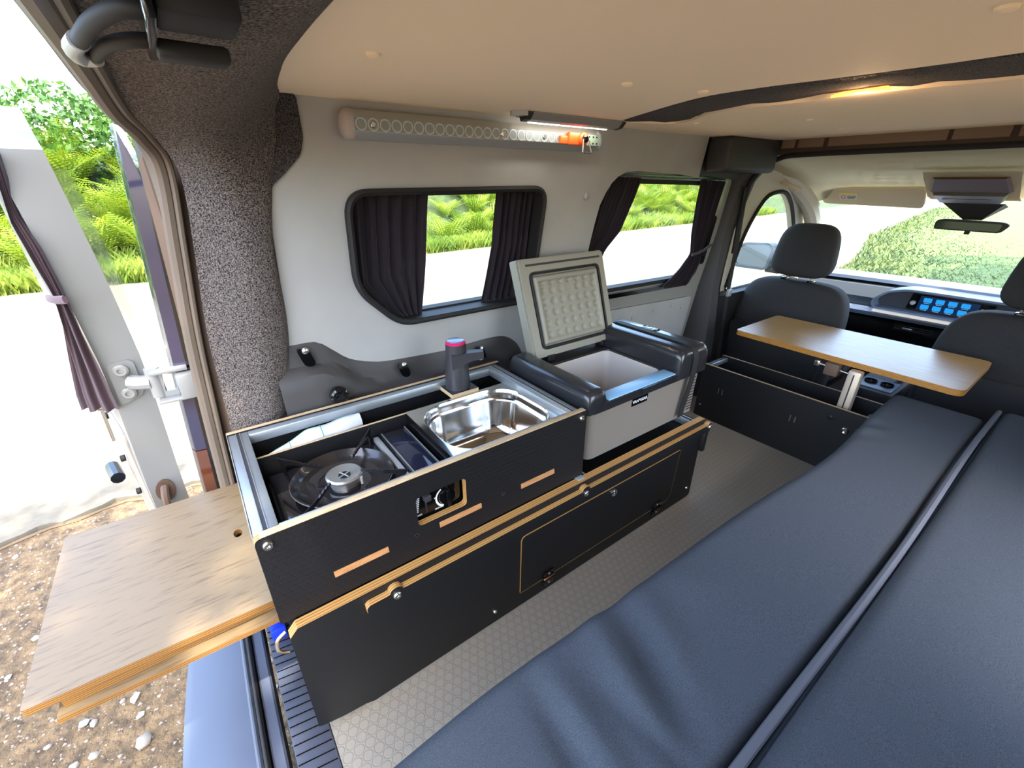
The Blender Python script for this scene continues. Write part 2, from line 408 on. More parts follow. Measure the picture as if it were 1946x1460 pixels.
# D pillar and rear header wrapped in carpet
Ap = [(-.034, 1.095, .0), (-.030, 1.095, .25), (-.017, 1.09, .47), (-.006, 1.09, .701), (.015, 1.08, .873), (.028, 1.052, 1.004), (.012, 1.0, 1.055), (-.012, .9, 1.088), (-.018, .75, 1.116), (-.02, .6, 1.122), (-.019, .45, 1.116), (-.02, .1, 1.118), (-.02, -.3, 1.10)]
M1 = [(.05, 1.075, .0), (.055, 1.07, .25), (.066, 1.058, .47), (.078, 1.052, .701), (.092, 1.04, .873), (.094, 1.022, .985), (.082, .97, 1.046), (.062, .88, 1.078), (.055, .74, 1.096), (.050, .6, 1.102), (.05, .45, 1.100), (.05, .1, 1.10), (.05, -.3, 1.09)]
M2 = [(.095, 1.105, .0), (.095, 1.10, .25), (.108, 1.086, .47), (.132, 1.062, .701), (.142, 1.046, .873), (.150, 1.032, .992), (.142, .99, 1.066), (.126, .90, 1.092), (.122, .76, 1.106), (.118, .61, 1.112), (.115, .46, 1.112), (.115, .1, 1.11), (.115, -.3, 1.10)]
Bp = [(.118, 1.168, .0), (.118, 1.14, .25), (.121, 1.112, .47), (.150, 1.085, .701), (.154, 1.064, .873), (.176, 1.050, 1.0), (.200, 1.040, 1.075), (.214, 1.020, 1.1485), (.178, .80, 1.149), (.168, .62, 1.149), (.166, .45, 1.149), (.166, .1, 1.149), (.166, -.3, 1.149)]
nn = 90
cur = [resample(smooth_path(c, 6), nn) for c in (Ap, M1, M2, Bp)]
bm = nb(); rings = []
for i in range(nn):
    sec = smooth_path([c[i] for c in cur], 5); rings.append([tuple(p) for p in sec])
loft(bm, rings, False)
bmesh.ops.solidify(bm, geom=list(bm.faces), thickness=-.008)
struct('trim_rear_pillar', bm, M['carpet'], 'dark speckled carpet wrapping the rear corner pillar and header')
# wing of carpet on the wall next to the corner
bm = nb(); panel(bm, rpoly([(.10, 1.151), (.244, 1.151), (.246, 1.08), (.236, 1.048), (.205, 1.018), (.172, .99), (.158, .94), (.152, .80), (.12, .47), (.06, .47)], .01), [], -.006, .0, WL)
struct('trim_pillar_wing', bm, M['wing'], 'flat wing of carpet with recess shade in its colour glued to the side panel at the corner')
# weather strip and jamb around the rear opening
sealp = [(-.085, 1.10, .0), (-.070, 1.10, .20), (-.060, 1.10, .36), (-.050, 1.10, .52), (-.036, 1.098, .70), (-.015, 1.088, .875), (.002, 1.062, 1.021), (-.012, 1.0, 1.068), (-.032, .9, 1.092), (-.040, .75, 1.115), (-.040, .55, 1.118), (-.040, .30, 1.118), (-.04, -.3, 1.10)]
sp_ = smooth_path(sealp, 8)
bm = nb(); tube(bm, sp_, .0125, 10); ws = struct('trim_door_seal', bm, M['seal'], 'brown grey rubber weather strip around the rear opening')
bm = nb(); tube(bm, [p + Vector((.014, -.006, -.002)) for p in sp_], .006, 8); obj('lip', bm, M['seal'], ws)
bm = nb(); rings = []
for i, p in enumerate(sp_):
    up = min(1, max(0, (p.z - .95) / .12)); out = Vector((-.012 - .012 * up, .028 * (1 - up) + .004, .022 * up)); q = Vector((-.004, .004, .010))
    rings.append([tuple(p + Vector((0, .004, .008))), tuple(p + out * .5 + q * .4), tuple(p + out), tuple(p + out + Vector((.03, .01, .03)))])
loft(bm, rings, False); bmesh.ops.solidify(bm, geom=list(bm.faces), thickness=.003)
struct('trim_door_jamb', bm, M['cream'], 'cream painted door jamb outside the weather strip')
bm = nb(); panel(bm, [(-.30, 1.13), (1.17, 1.13), (1.17, 1.2), (-.30, 1.2)], [], -.055, -.015, YZ)
struct('wall_header_outer', bm, M['white'], 'white outer roof edge over the rear opening')
# lower black cladding over the wheel arch
ct = [(.10, .652), (.15, .650), (.203, .648), (.237, .621), (.278, .584), (.339, .560), (.398, .551), (.564, .543), (.64, .548), (.715, .551), (.775, .545), (.820, .518), (.850, .48), (.875, .41), (.885, .30)]
P = [(p.x, p.z) for p in resample(smooth_path([(x, 0, z) for x, z in ct], 5), 50)]
def clad_out(x, s):  # bulge profile below the top edge
    k = .5 - .5 * cos(min(1, max(0, (x - .22) / .12)) * pi); mid = -.028 - .02 * (1 - k)
    return mid * min(1, s * 3.2) - (.05 * max(0, s - .45) * (1 - .3 * k))
rings = []
RX = [0, .12, .20, .245, .30, .36, .5, .75, .83, 1.]; RZ = [.585, .590, .592, .578, .525, .490, .470, .468, .40, .2]
for i in range(34):
    s = i / 33; r = []
    for x, z in P:
        zz = z + (.0 - z) * s if s > 0 else z; zq = z - s * (z - .02); rd = min(1, max(0, (float(np.interp(x, RX, RZ)) - zq) / .022)); rd = rd * rd * (3 - 2 * rd); r.append((x, ywall(z) - .002 + clad_out(x, s) * .6 - .024 * rd + (0 if s > 0 else .004), zq))
    rings.append(r)
bm = nb(); loft(bm, rings, False)
cl = struct('trim_wheel_arch', bm, M['clad'], 'black moulded plastic cladding over the left wheel arch')
for (x, z, dz) in ((.172, .628, .05), (.416, .528, .042), (.673, .520, .042), (.384, .46, .04), (.80, .46, .04), (.189, .45, .05)):
    b = nb(); pr = rrect(0, 0, .026, dz, .012)
    yb_ = ywall(z) - .046 + (.012 if z > .515 else 0)
    panel(b, [(x + p[0] + (-.3 * p[1]), z - .01 + p[1]) for p in pr], [], yb_ + .006, yb_ + .016, XZ); ho = obj('recess', b, M['gloss'], cl)
    b = nb(); lathe(b, [(.008, 0), (.008, -.004), (.003, -.007)], (x, yb_ + .006, z + .008), 12, 'y'); obj('screw', b, M['screw'], cl)
b = nb(); lathe(b, [(.023, .01), (.023, -.006), (.018, -.009), (.018, -.006), (.012, -.006), (.011, -.012)], (.222, 1.032, .515), 24, 'y')
box(b, .213, .231, 1.022, 1.028, .462, .497, .002); obj('socket_cap', b, M['gloss'], cl)
# sliding door: white frame, glass, grey lower panel
DY = lambda u, v, w: (u, 1.135 - .10 * (v - .6) + w, v)
hole = rpoly([(1.17, .612), (1.868, .600), (1.868, 1.0), (1.17, 1.012)], [.05, .06, .05, .05], 6)
bm = nb(); panel(bm, rpoly([(1.06, .0), (1.93, .0), (1.965, 1.008), (1.55, 1.03), (1.06, 1.04)], .02), [hole], 0, .03, DY)
d1 = struct('door_1', bm, M['white'], 'white painted sliding side door seen from inside')
bm = nb(); panel(bm, rpoly([(1.10, .03), (1.865, .03), (1.875, .512), (1.12, .54)], .02), [], -.012, .0, DY); obj('lower_panel', bm, M['wall'], d1)
for x, z in ((1.46, .478), (1.60, .487), (1.73, .49), (1.81, .47), (1.28, .48)):
    b = nb(); lathe(b, [(.009, 0), (.008, -.004), (.004, -.006)], DY(x, z, -.012), 12, 'y'); obj('trim_clip', b, M['wall'], d1)
w2 = struct('window_2', panel(nb(), hole, [inset(hole, .016)], -.008, .035, DY), M['rubber'], 'sliding door window in a black rubber frame')
obj('glass', panel(nb(), inset(hole, .004), [], .012, .016, DY), M['glass'], w2)
obj('rail', panel(nb(), [(1.15, .588), (1.80, .574), (1.80, .592), (1.15, .606)], [], -.016, -.001, DY), M['gloss'], w2)
obj('rail', panel(nb(), [(1.15, 1.012), (1.88, .998), (1.88, 1.012), (1.15, 1.026)], [], -.02, -.002, DY), M['gloss'], w2)
for y0_, z0_ in ((-.012, .955),):
    obj('latch_plate', panel(nb(), rpoly([(1.872, .66), (1.90, .66), (1.912, .86), (1.882, .87)], .012), [], -.010, .002, DY), M['gloss'], d1)
# lintel above sliding door and B pillar
struct('trim_door_lintel', panel(nb(), [(1.10, 1.03), (1.55, 1.028), (2.0, 1.005), (2.0, 1.16), (1.10, 1.16)], [], .025, .06, WL), M['plastic'], 'dark trim above the sliding door')
bm = nb(); rings = []
for z, x0, y0, dx in ((0, 1.90, 1.04, .15), (.3, 1.915, 1.050, .12), (.55, 1.93, 1.070, .09), (.8, 1.945, 1.075, .12), (1.0, 1.965, 1.055, .17), (1.10, 1.97, .99, .19), (1.16, 1.97, .93, .20)):
    rings.append([(x0, 1.22, z), (x0 - .005, y0 + .07, z), (x0 + .03, y0 + .012, z), (x0 + .07, y0, z), (x0 + dx * .7, y0, z), (x0 + dx, y0 + .06, z), (x0 + dx, 1.22, z)])
loft(bm, rings, True, True, True)
bp_ = struct('trim_centre_pillar', bm, M['plastic'], 'black plastic centre pillar between the sliding door and cab')
b = nb(); tube(b, [(2.02, 1.055, .98), (2.06, 1.065, .75), (2.06, 1.06, .5), (2.05, 1.03, .1)], .018, 6, sq=.12); obj('seat_belt', b, M['rubber'], bp_)
b = B(2.04, 2.07, 1.045, 1.058, .50, .535, .003); obj('belt_buckle', b, M['alumat'], bp_)
b = nb(); box(b, 1.66, 2.02, .95, 1.05, 1.03, 1.148, .018, 3)
struct('trim_roof_corner', b, M['plastic'], 'black padded trim block in the roof corner above the pillar')
# front roof bow trim with tape edging
bm = nb()
box(bm, 2.03, 2.075, -.3, 1.02, 1.097, 1.17, .01)
fb = struct('trim_front_bow', bm, mat('brown_felt', (66, 54, 44), .9, bump=(700, .5, .001)), 'brown felt front roof bow between the van body and cab')
padm = mat('felt_pad', (120, 100, 82), .9, bump=(700, .5, .001))
for y0, y1 in ((.90, .955), (.80, .895), (.45, .79), (.31, .445), (-.1, .30)):
    b = B(2.024, 2.032, y0 + .003, y1 - .003, 1.118, 1.150, .002); obj('cover_pad', b, padm, fb)
bm = nb(); tube(bm, smooth_path([(2.035, 1.06, .70), (2.035, 1.06, .95), (2.035, 1.02, 1.04), (2.035, .95, 1.085), (2.035, .85, 1.095), (2.035, .5, 1.098), (2.035, -.3, 1.10)], 5), .010, 8); obj('edging', bm, M['rubber'], fb)
# right side (mostly behind the bed, outside the photo)
struct('wall_right', panel(nb(), [(-.05, -.1), (2.1, -.1), (2.1, 1.17), (-.05, 1.17)], [rpoly([(.70, .02), (1.35, .02), (1.35, 1.09), (.70, 1.09)], .05)], 0, .03, lambda u, v, w: (u, -.30 - w, v)), M['wall'], 'grey lined right side panel of the van with an unseen opening added for fill light')  # unseen door opening, added to let fill light into the van

# ------------------------------------------------------------------ cab
# cab headliner: curved sheet falling to the windscreen
bm = nb(); rings = []
for y in [-.34 + 1.5 * i / 24 for i in range(25)]:
    e = max(0, (abs(y - .42) - .48) / .26); dz = -.10 * e * e
    rings.append([(2.06, y, 1.125 + dz), (2.2, y, 1.12 + dz), (2.4, y, 1.095 + dz), (2.6, y, 1.045 + dz * 1.1), (2.75, y, .985 + dz), (2.86 - .10 * e, y, .935 + dz * .8)])
loft(bm, rings, False); bmesh.ops.solidify(bm, geom=list(bm.faces), thickness=-.02)
ch = struct('ceiling_cab', bm, M['cabliner'], 'pale grey moulded cab headliner')
# pillar & rails around the cab side window
bm = nb()
pts = [(2.26, .50), (2.25, .70), (2.27, .82), (2.33, .925), (2.42, .952), (2.52, .948), (2.62, .90), (2.70, .84), (2.79, .76), (2.90, .66), (3.02, .52), (3.02, .44), (2.26, .44)]
hs = [(p.x, p.z) for p in resample(smooth_path([(a, 0, b) for a, b in pts[:11]], 4), 34)] + [(3.02, .47), (2.27, .47)]
CY = lambda u, v, w: (u, 1.185 - .16 * (v - .5) + w, v)
panel(bm, [(2.08, -.1), (3.45, -.1), (3.45, .50), (3.14, .56), (2.86, .93), (2.6, 1.06), (2.08, 1.12)], [hs], 0, .03, CY)
cs = struct('wall_cab_left', bm, M['pillar'], 'pale grey cab side with the curved door window')
obj('seal', tube(nb(), [CY(a, b, -.004) for a, b in hs], .010, 6, True), M['rubber'], cs)
w3 = struct('window_3', panel(nb(), inset(hs, -.004), [], .012, .016, CY), M['glass'], 'passenger door window glass')
struct('trim_cab_door', panel(nb(), rpoly([(2.12, -.05), (3.0, -.05), (3.0, .465), (2.12, .475)], .02), [], -.06, -.002, CY), M['plastic'], 'dark plastic cab door card below the window')
# windscreen pillar (curved)
bm = nb(); tube(bm, smooth_path([(2.40, 1.14, 1.06), (2.62, 1.11, .975), (2.78, 1.085, .88), (2.92, 1.085, .76), (3.08, 1.07, .60), (3.14, 1.07, .54)], 5), [.05] * 1 + [.042] * 30, 10); struct('trim_windscreen_pillar', bm, M['pillar'], 'pale grey windscreen pillar trim')
bm = nb(); tube(bm, smooth_path([(2.45, -.25, 1.02), (2.64, -.25, .965), (2.78, -.245, .88), (2.92, -.245, .76), (3.08, -.23, .60)], 5), .045, 10); struct('trim_windscreen_pillar_right', bm, M['pillar'], 'far windscreen pillar on the driver side')
b = nb(); tube(b, smooth_path([(2.36, 1.07, 1.0), (2.37, 1.045, .985), (2.44, 1.035, .975), (2.51, 1.045, .965), (2.52, 1.07, .96)], 4), .009, 8); tag(obj('grab_handle', b, M['visor']), 'pale grab handle above the passenger door window', 'handle')
# windscreen
bm = nb(); rings = []
for i in range(13):
    y = -.26 + 1.38 * i / 12; e = ((y - .43) / .70) ** 2
    rings.append([(2.86 - .06 * e, y, .95), (3.16 - .06 * e, y, .60), (3.36 - .10 * e, y, .46)])
loft(bm, rings, False); bmesh.ops.solidify(bm, geom=list(bm.faces), thickness=.004)
struct('window_windscreen', bm, M['glass'], 'windscreen glass above the dashboard')
struct('wall_cab_right', panel(nb(), [(2.05, -.1), (3.45, -.1), (3.45, .50), (3.14, .56), (2.86, .93), (2.6, 1.06), (2.05, 1.12)], [[(2.25, .5), (2.95, .5), (2.62, .93), (2.3, .95)]], -.32, -.35, XZ), M['pillar'], 'right cab side with the driver door window')
struct('floor_cab', B(2.0, 3.4, -.3, 1.15, -.12, -.05), M['plastic'], 'dark cab floor')
struct('wall_bulkhead', B(3.36, 3.42, -.3, 1.15, -.12, .44), M['plastic'], 'dark firewall behind the dashboard')
# dashboard
d = thing('dashboard', 'grey blue dashboard stretching under the windscreen', 'dashboard', (3.0, .44, 0))
def prof(pts, y0, y1, bow=.0, n=12):
    bm = nb(); rings = []
    for i in range(n + 1):
        y = y0 + (y1 - y0) * i / n; b = bow * ((y - .44) / .7) ** 2
        rings.append([(x - b, y, z) for x, z in pts])
    loft(bm, rings, True, True, True); return bm
obj('upper_pad', prof([(3.36, .44), (3.36, .495), (3.22, .520), (3.06, .530), (3.03, .520), (3.03, .502), (3.1, .49)], -.28, 1.12, .05), M['dashlt'], d)  # blue grey of the top pad stands for reflected sky
obj('shadow_gap', prof([(3.09, .47), (3.09, .512), (3.045, .506), (3.045, .47)], -.28, 1.12, .05), M['gloss'], d)
obj('lower_pad', prof([(3.3, .10), (3.3, .49), (3.06, .493), (3.02, .480), (3.00, .42), (3.02, .36), (3.06, .34)], -.28, 1.12, .04), M['dash'], d)
obj('trim_strip', prof([(3.10, .33), (3.10, .372), (2.985, .368), (2.965, .352), (2.975, .330)], -.28, 1.12, .04), M['dashlt'], d)
obj('lower_box', prof([(3.2, -.05), (3.2, .335), (3.0, .328), (2.985, .30), (3.0, .22), (3.06, -.05)], -.28, 1.12, .03), M['gloss'], d)
# instrument hood around the screen
hood = rpoly([(.70, .385), (.715, .43), (.66, .485), (.58, .508), (.05, .508), (-.24, .50), (-.24, .385)], [.02, .02, .03, .03, .01, .01, .01], 5)
hin = inset(hood, .010)
obj('hood', panel(nb(), hood, [hin], 2.90, 3.04, YZ), M['dashlt'], d)
obj('hood_face', panel(nb(), hin, [], 2.975, 3.02, YZ), M['dash'], d)
obj('hood_ledge', prof([(2.98, .372), (2.98, .392), (2.885, .384), (2.875, .374), (2.89, .362)], -.24, .69, 0, 4), mat('pale_ledge', (196, 188, 176), .35), d)
sc = obj('screen', panel(nb(), rpoly([(.575, .400), (.270, .400), (.262, .478), (.565, .483)], .006), [], 2.955, 2.974, YZ), M['gloss'], d)
obj('display', panel(nb(), [(.535, .405), (.315, .405), (.312, .474), (.530, .477)], [], 2.9535, 2.956, YZ), M['screen'], sc)
for r in range(2):
    for c in range(4):
        y = .500 - c * .047 + r * .004; z = .458 - r * .034
        obj('menu_tile', panel(nb(), rpoly([(y + .016, z - .011), (y - .016, z - .011), (y - .016, z + .011), (y + .016, z + .011)], .003, 2), [], 2.9520, 2.9537, YZ), M['tile'], sc)
        obj('menu_caption', B(2.9525, 2.9537, y - .012, y + .012, z - .0165, z - .014), M['ink'], sc)
b = nb(); lathe(b, [(.011, 0), (.011, -.012), (.009, -.014)], (2.956, .553, .437), 20, 'x'); obj('volume_knob', b, M['alumat'], sc)
b = nb(); tube(b, [(2.952, .298 + .008 * cos(a), .425 + .008 * sin(a)) for a in [i * pi / 4 for i in range(8)]], .0015, 4, True); obj('menu_icon', b, M['tile'], sc)
b = B(2.9525, 2.954, .285, .305, .450, .455); obj('clock_readout', b, M['ink'], sc)
vt = obj('air_vent', panel(nb(), rpoly([(.60, .278), (.60, .322), (.36, .322), (.36, .278)], .012), [rpoly([(.592, .284), (.592, .316), (.43, .316), (.43, .284)], .006)], 2.955, 2.985, YZ), M['gloss'], d)
for z in (.291, .300, .309): obj('slat', B(2.965, 2.975, .43, .592, z - .0015, z + .0015), M['plastic'], vt)
obj('vent_tab', B(2.950, 2.966, .515, .555, .2965, .3035, .002), M['alu'], vt)
b = nb(); panel(b, [(.375, .285), (.36, .285), (.3675, .297)], [], 2.952, 2.956, YZ); obj('hazard_button', b, M['red'], d)
b = nb(); tube(b, [(2.80, .06 + .17 * cos(a), .36 + .17 * sin(a)) for a in [i * pi / 16 for i in range(32)]], .013, 8, True); box(b, 2.80, 2.95, .03, .09, .33, .39, .01); box(b, 2.79, 2.81, -.1, .22, .345, .372, .008)
tag(obj('steering_wheel', b, M['gloss']), 'black steering wheel half hidden behind the driver seat', 'steering wheel')
# overhead console & mirror
oc = thing('overhead_console', 'overhead console with reading lamps above the interior mirror', 'console', (2.80, .47, .98))
obj('housing', loft(nb(), [[(x, .47 + sy * w, z) for sy in (-1, 1) for x, z in ([(2.58, 1.035 - k * .0), (2.78, .94), (2.86, .925)] if sy < 0 else [(2.86, .925), (2.78, .94), (2.58, 1.035)])] for w, k in ((.13, 0), (.145, 1))], True, True, True), M['visor'], oc)
obj('sunglass_tray', loft(nb(), [[(2.62, .355, 1.016), (2.62, .585, 1.016), (2.71, .60, .965), (2.71, .34, .965)], [(2.616, .365, 1.008), (2.616, .575, 1.008), (2.704, .59, .957), (2.704, .35, .957)]], True, True, True), M['brown'], oc)
obj('lamp_panel', loft(nb(), [[(2.722, .35, .960), (2.722, .59, .960), (2.80, .575, .930), (2.80, .365, .930)], [(2.712, .36, .944), (2.712, .58, .944), (2.790, .565, .914), (2.790, .375, .914)]], True, True, True), mat('console_grey', (120, 118, 112), .4), oc)
b = nb(); box(b, 2.745, 2.77, .40, .555, .930, .937, .002); obj('switch_strip', b, M['gloss'], oc)
b = nb(); box(b, 2.742, 2.766, .515, .553, .926, .932, .002); obj('reading_lens', b, M['liner'], oc)
b = nb(); box(b, 2.772, 2.782, .495, .510, .922, .928, .001); obj('indicator_lamp', b, M['orange'], oc)
im = thing('interior_mirror', 'interior rear view mirror hanging under the overhead console', 'mirror', (2.86, .45, .86))
obj('housing', panel(nb(), rpoly([(.565, .800), (.565, .838), (.54, .846), (.345, .842), (.322, .832), (.345, .797)], .012), [], 2.842, 2.866, YZ), M['plastic'], im)
obj('mirror_glass', panel(nb(), rpoly([(.558, .805), (.558, .836), (.345, .834), (.350, .803)], .010), [], 2.839, 2.8425, YZ), mat('dark_reflection', (72, 80, 70), .08, 1.), im)  # dark tint stands for the dim interior the mirror would reflect
obj('stalk', loft(nb(), [[(2.86, .42, .845), (2.86, .48, .845), (2.88, .48, .845), (2.88, .42, .845)], [(2.80, .36, .915), (2.80, .56, .915), (2.90, .56, .90), (2.90, .36, .90)]], True, True, True), M['plastic'], im)
obj('dimming_tab', B(2.842, 2.856, .438, .456, .785, .80, .002), M['rubber'], im)
# visors
def visor(name, y0, y1, lab):
    v = thing(name, lab, 'sun visor', (2.78, (y0 + y1) / 2, .94))
    F = lambda u, w_, t: (2.74 + (0.985 - w_) * 1.0 + t * .7, u, w_ + t * .7)
    obj('flap', panel(nb(), rpoly([(y0, .885), (y1, .895), (y1, .965), (y0, .972)], .02), [], 0, .014, F), M['visor'], v)
    return v, F
v, F = visor('sun_visor', .625, 1.045, 'pale folded sun visor with a warning label, passenger side')
obj('warning_label', panel(nb(), [(.965, .915), (.885, .915), (.885, .950), (.965, .950)], [], -.001, 0, F), M['label'], v)
obj('label_header', panel(nb(), [(.965, .941), (.885, .941), (.885, .950), (.965, .950)], [], -.0016, -.0009, F), M['yellow'], v)
obj('warning_sign', tube(nb(), [F(.948 + .009 * cos(a), .928 + .009 * sin(a), -.0015) for a in [i * pi / 6 for i in range(12)]], .0012, 4, True), M['red'], v)
for k in range(3): obj('label_line', panel(nb(), [(.930, .934 - k * .006), (.892 + k * .004, .934 - k * .006), (.892 + k * .004, .932 - k * .006), (.930, .932 - k * .006)], [], -.0016, -.0009, F), M['plastic'], v)
visor('sun_visor.001', -.16, .300, 'pale folded sun visor at the right edge beside the overhead console')
# side mirror outside
sm = thing('door_mirror', 'outside door mirror reflecting trees beyond the passenger window', 'mirror', (2.84, 1.34, .5))
oy = [(1.31, .555), (1.475, .575), (1.49, .62), (1.46, .665), (1.37, .672), (1.315, .655), (1.30, .61)]
mo = rpoly([(1.235, .515), (1.43, .512), (1.458, .55), (1.445, .630), (1.40, .662), (1.25, .672), (1.215, .64)], .03)
obj('housing', panel(nb(), mo, [inset(mo, .014)], 2.79, 2.87, YZ), mat('mirror_shell', (84, 88, 90), .4), sm)
obj('back_shell', panel(nb(), inset(mo, .002), [], 2.85, 2.90, YZ), M['white'], sm)
obj('mirror_glass', panel(nb(), inset(mo, .012), [], 2.802, 2.806, YZ), M['mirror'], sm)
obj('arm', B(2.82, 2.88, 1.17, 1.26, .50, .54, .01), M['plastic'], sm)

# ================================================================== front seats
def pillow(bm, cx, cy, cz_, sx, sy, sz, e=.35, n=20, lean=0, top=1.0):
    """superellipsoid"""
    sg = lambda v, p: math.copysign(abs(v) ** p, v); rings = []
    for i in range(1, n):
        ph = -pi / 2 + pi * i / n; r = []
        for k in range(2 * n):
            th = 2 * pi * k / (2 * n); ct_ = sg(cos(ph), e); z = sg(sin(ph), e)
            wd = 1 + (top - 1) * (z + 1) / 2
            r.append((cx + sx * ct_ * sg(cos(th), e) + lean * z * sz, cy + sy * wd * ct_ * sg(sin(th), e), cz_ + sz * z))
        rings.append(r)
    return loft(bm, rings, True, True, True)
def seat(name, cy, lab):
    s = thing(name, lab, 'seat', (2.42, cy, 0))
    b = nb(); pillow(b, 2.385, cy, .245, .070, .262, .315, .42, 22, .10, .93); obj('backrest', b, M['seat'], s, 60)
    b = nb(); pillow(b, 2.62, cy, .13, .26, .25, .085, .5, 18); obj('seat_cushion', b, M['seat'], s, 60)
    obj('back_panel', panel(nb(), rpoly([(cy - .215, .0), (cy + .215, .0), (cy + .235, .33), (cy - .235, .33)], .03), [], 2.30, 2.322, YZ), M['plastic'], s)
    b = nb(); pillow(b, 2.405, cy, .700, .052, .146, .122, .55, 18, .10, .80); hr = obj('headrest', b, M['seat'], s, 60)
    for q in (-1, 1): obj('headrest_post', tube(nb(), [(2.40, cy + q * .06, .52), (2.40, cy + q * .06, .62)], .007, 8), M['screw'], s)
    for q in (-1, 1): obj('headrest_guide', B(2.385, 2.415, cy + q * .06 - .016, cy + q * .06 + .016, .553, .567, .004), M['gloss'], s)
    obj('seat_base', B(2.42, 2.85, cy - .2, cy + .2, -.05, .06, .02), M['gloss'], s)
    return s
seat('front_seat', .902, 'dark grey passenger seat directly behind the left end of the table')
seat('front_seat.001', .085, 'dark grey driver seat cut off by the right edge, behind the bed cushions')
cc = thing('centre_console', 'dark centre console with a cup holder between the front seats', 'console', (2.5, .45, 0))
obj('body', B(2.28, 2.95, .37, .53, -.05, .17, .015), M['plastic'], cc)
b = nb(); box(b, 2.30, 2.44, .385, .515, .168, .176, .004); obj('tray', b, M['dashlt'], cc)
for y in (.42, .48): obj('cup_holder', lathe(nb(), [(.024, .176), (.024, .186), (.019, .186), (.019, .177)], (2.37, y, 0), 20), M['gloss'], cc)
b = nb(); tube(b, smooth_path([(2.50, .40, .17), (2.44, .41, .24), (2.38, .41, .27)], 4), .014, 8); obj('brake_lever', b, M['dashlt'], cc)

# ================================================================== table in front of the seats
tb = thing('table', 'narrow bamboo table top on an aluminium post before the front seats', 'table', (2.0, .5, 0))
obj('tabletop', panel(nb(), rpoly([(1.830, .143), (1.862, .888), (2.244, .888), (2.244, .143)], [.035, .02, .02, .03], 6), [], .392, .413, XY, edge_mi=1), [M['tabletop'], mat('bamboo_edge', (180, 128, 56), .5, var=(60, (150, 98, 36)), aniso=(1, 1, 12))], tb)
lg = obj('leg', B(1.800, 1.835, .395, .435, .03, .392, .006), mat('post', (206, 190, 168), .4, .4), tb)
obj('slot', B(1.7985, 1.8005, .413, .417, .03, .38), M['plastic'], tb)
br = obj('clamp_bracket', B(1.82, 1.875, .47, .515, .345, .392, .004), M['brown'], tb)
obj('pin', tube(nb(), [(1.84, .435, .365), (1.84, .545, .375)], .004, 8), M['screw'], tb)
obj('wing_nut', B(1.83, 1.85, .535, .555, .366, .386, .003), M['screw'], tb)
# ================================================================== low black storage box
sb = thing('storage_box', 'long low black plywood box on the floor before the front seats', 'box', (1.84, .6, 0))
obj('front_panel', panel(nb(), rpoly([(-.25, .0), (.950, .0), (.950, .258), (-.25, .258)], .006), [], 1.764, 1.776, YZ, edge_mi=1), [M['black'], M['plypale']], sb)
obj('rear_panel', panel(nb(), rpoly([(-.25, .0), (.950, .0), (.950, .262), (-.25, .262)], .006), [], 1.915, 1.925, YZ, edge_mi=1), [M['black'], M['plypale']], sb)
obj('end_panel', B(1.776, 1.915, .938, .950, 0, .250), M['black'], sb)
obj('base_panel', B(1.776, 1.915, -.25, .938, .004, .014), M['black'], sb)
obj('divider', B(1.776, 1.915, .33, .342, .014, .24), M['black'], sb)
rl = obj('rail', B(1.776, 1.915, .917, .937, .238, .256, .002), M['alu'], sb)
obj('slot', B(1.780, 1.911, .925, .929, .2555, .2568), M['gloss'], rl)
for y in (.855, .555):
    for k in (0, .018):
        b = nb(); panel(b, rrect(y - k, .155, .0045, .028, .002, 3), [], 1.762, 1.7645, YZ); obj('slot', b, M['screw'], sb)
b = nb(); lathe(b, [(.012, 0), (.012, -.006), (.009, -.009), (.006, -.007)], (1.764, .375, .185), 20, 'x'); obj('push_lock', b, M['screw'], sb)
b = nb(); lathe(b, [(.009, 0), (.009, -.003), (.004, -.005)], (1.764, .43, .215), 16, 'x'); obj('bolt', b, M['black'], sb)
b = nb(); lathe(b, [(.005, 0), (.005, -.003), (.002, -.004)], (1.764, .925, .06), 12, 'x'); obj('bolt', b, M['screw'], sb)

# ================================================================== bed
bp = thing('bed_platform', 'black plywood platform hidden under the navy cushions', 'platform', (.8, 0, 0))
obj('top_panel', B(-.03, 1.76, -.285, .27, .248, .262), M['black'], bp)
obj('side_panel', B(-.03, 1.76, .245, .258, 0, .248), M['black'], bp)
obj('end_panel', B(-.03, -.018, -.285, .245, 0, .248), M['black'], bp)
obj('rail', B(-.03, 1.75, -.285, -.272, 0, .248), M['black'], bp)
def cushion(name, x0, x1, y0, y1, z0, z1, lab, wr, nx=120, ny=26, curve=None):
    bm = nb(); rings = []
    for i in range(nx + 1):
        s = i / nx; x = x0 + (x1 - x0) * s; ex = min(s, 1 - s) * (x1 - x0); er = min(1, sqrt(max(0, 1 - max(0, 1 - ex / .03) ** 2))); r = []
        prof_ = []
        ya, yb2 = (curve(x) if curve else (y0, y1))
        for k in range(ny + 1):
            t = k / ny; e = min(t, 1 - t) * (yb2 - ya); h = sqrt(max(0, 1 - max(0, 1 - e / .028) ** 2))
            y = ya + (yb2 - ya) * t; z = z0 + .02 + (z1 - z0 - .02) * (.45 + .55 * h * er) + wr(x, y) * h * er
            prof_.append((x, y, z))
        for k in range(ny, -1, -1):
            t = k / ny; y = ya + .006 + (yb2 - ya - .012) * t; prof_.append((x, y, z0))
        rings.append(prof_)
    loft(bm, rings, True, True, True)
    o = obj(name, bm, M['navy'], None, 60); tag(o, lab, 'cushion'); return o
def g(x, y, cx, cy, sx, sy, a=0):
    dx, dy = x - cx, y - cy; u = dx * cos(a) + dy * sin(a); v = -dx * sin(a) + dy * cos(a)
    return math.exp(-(u / sx) ** 2 - (v / sy) ** 2)
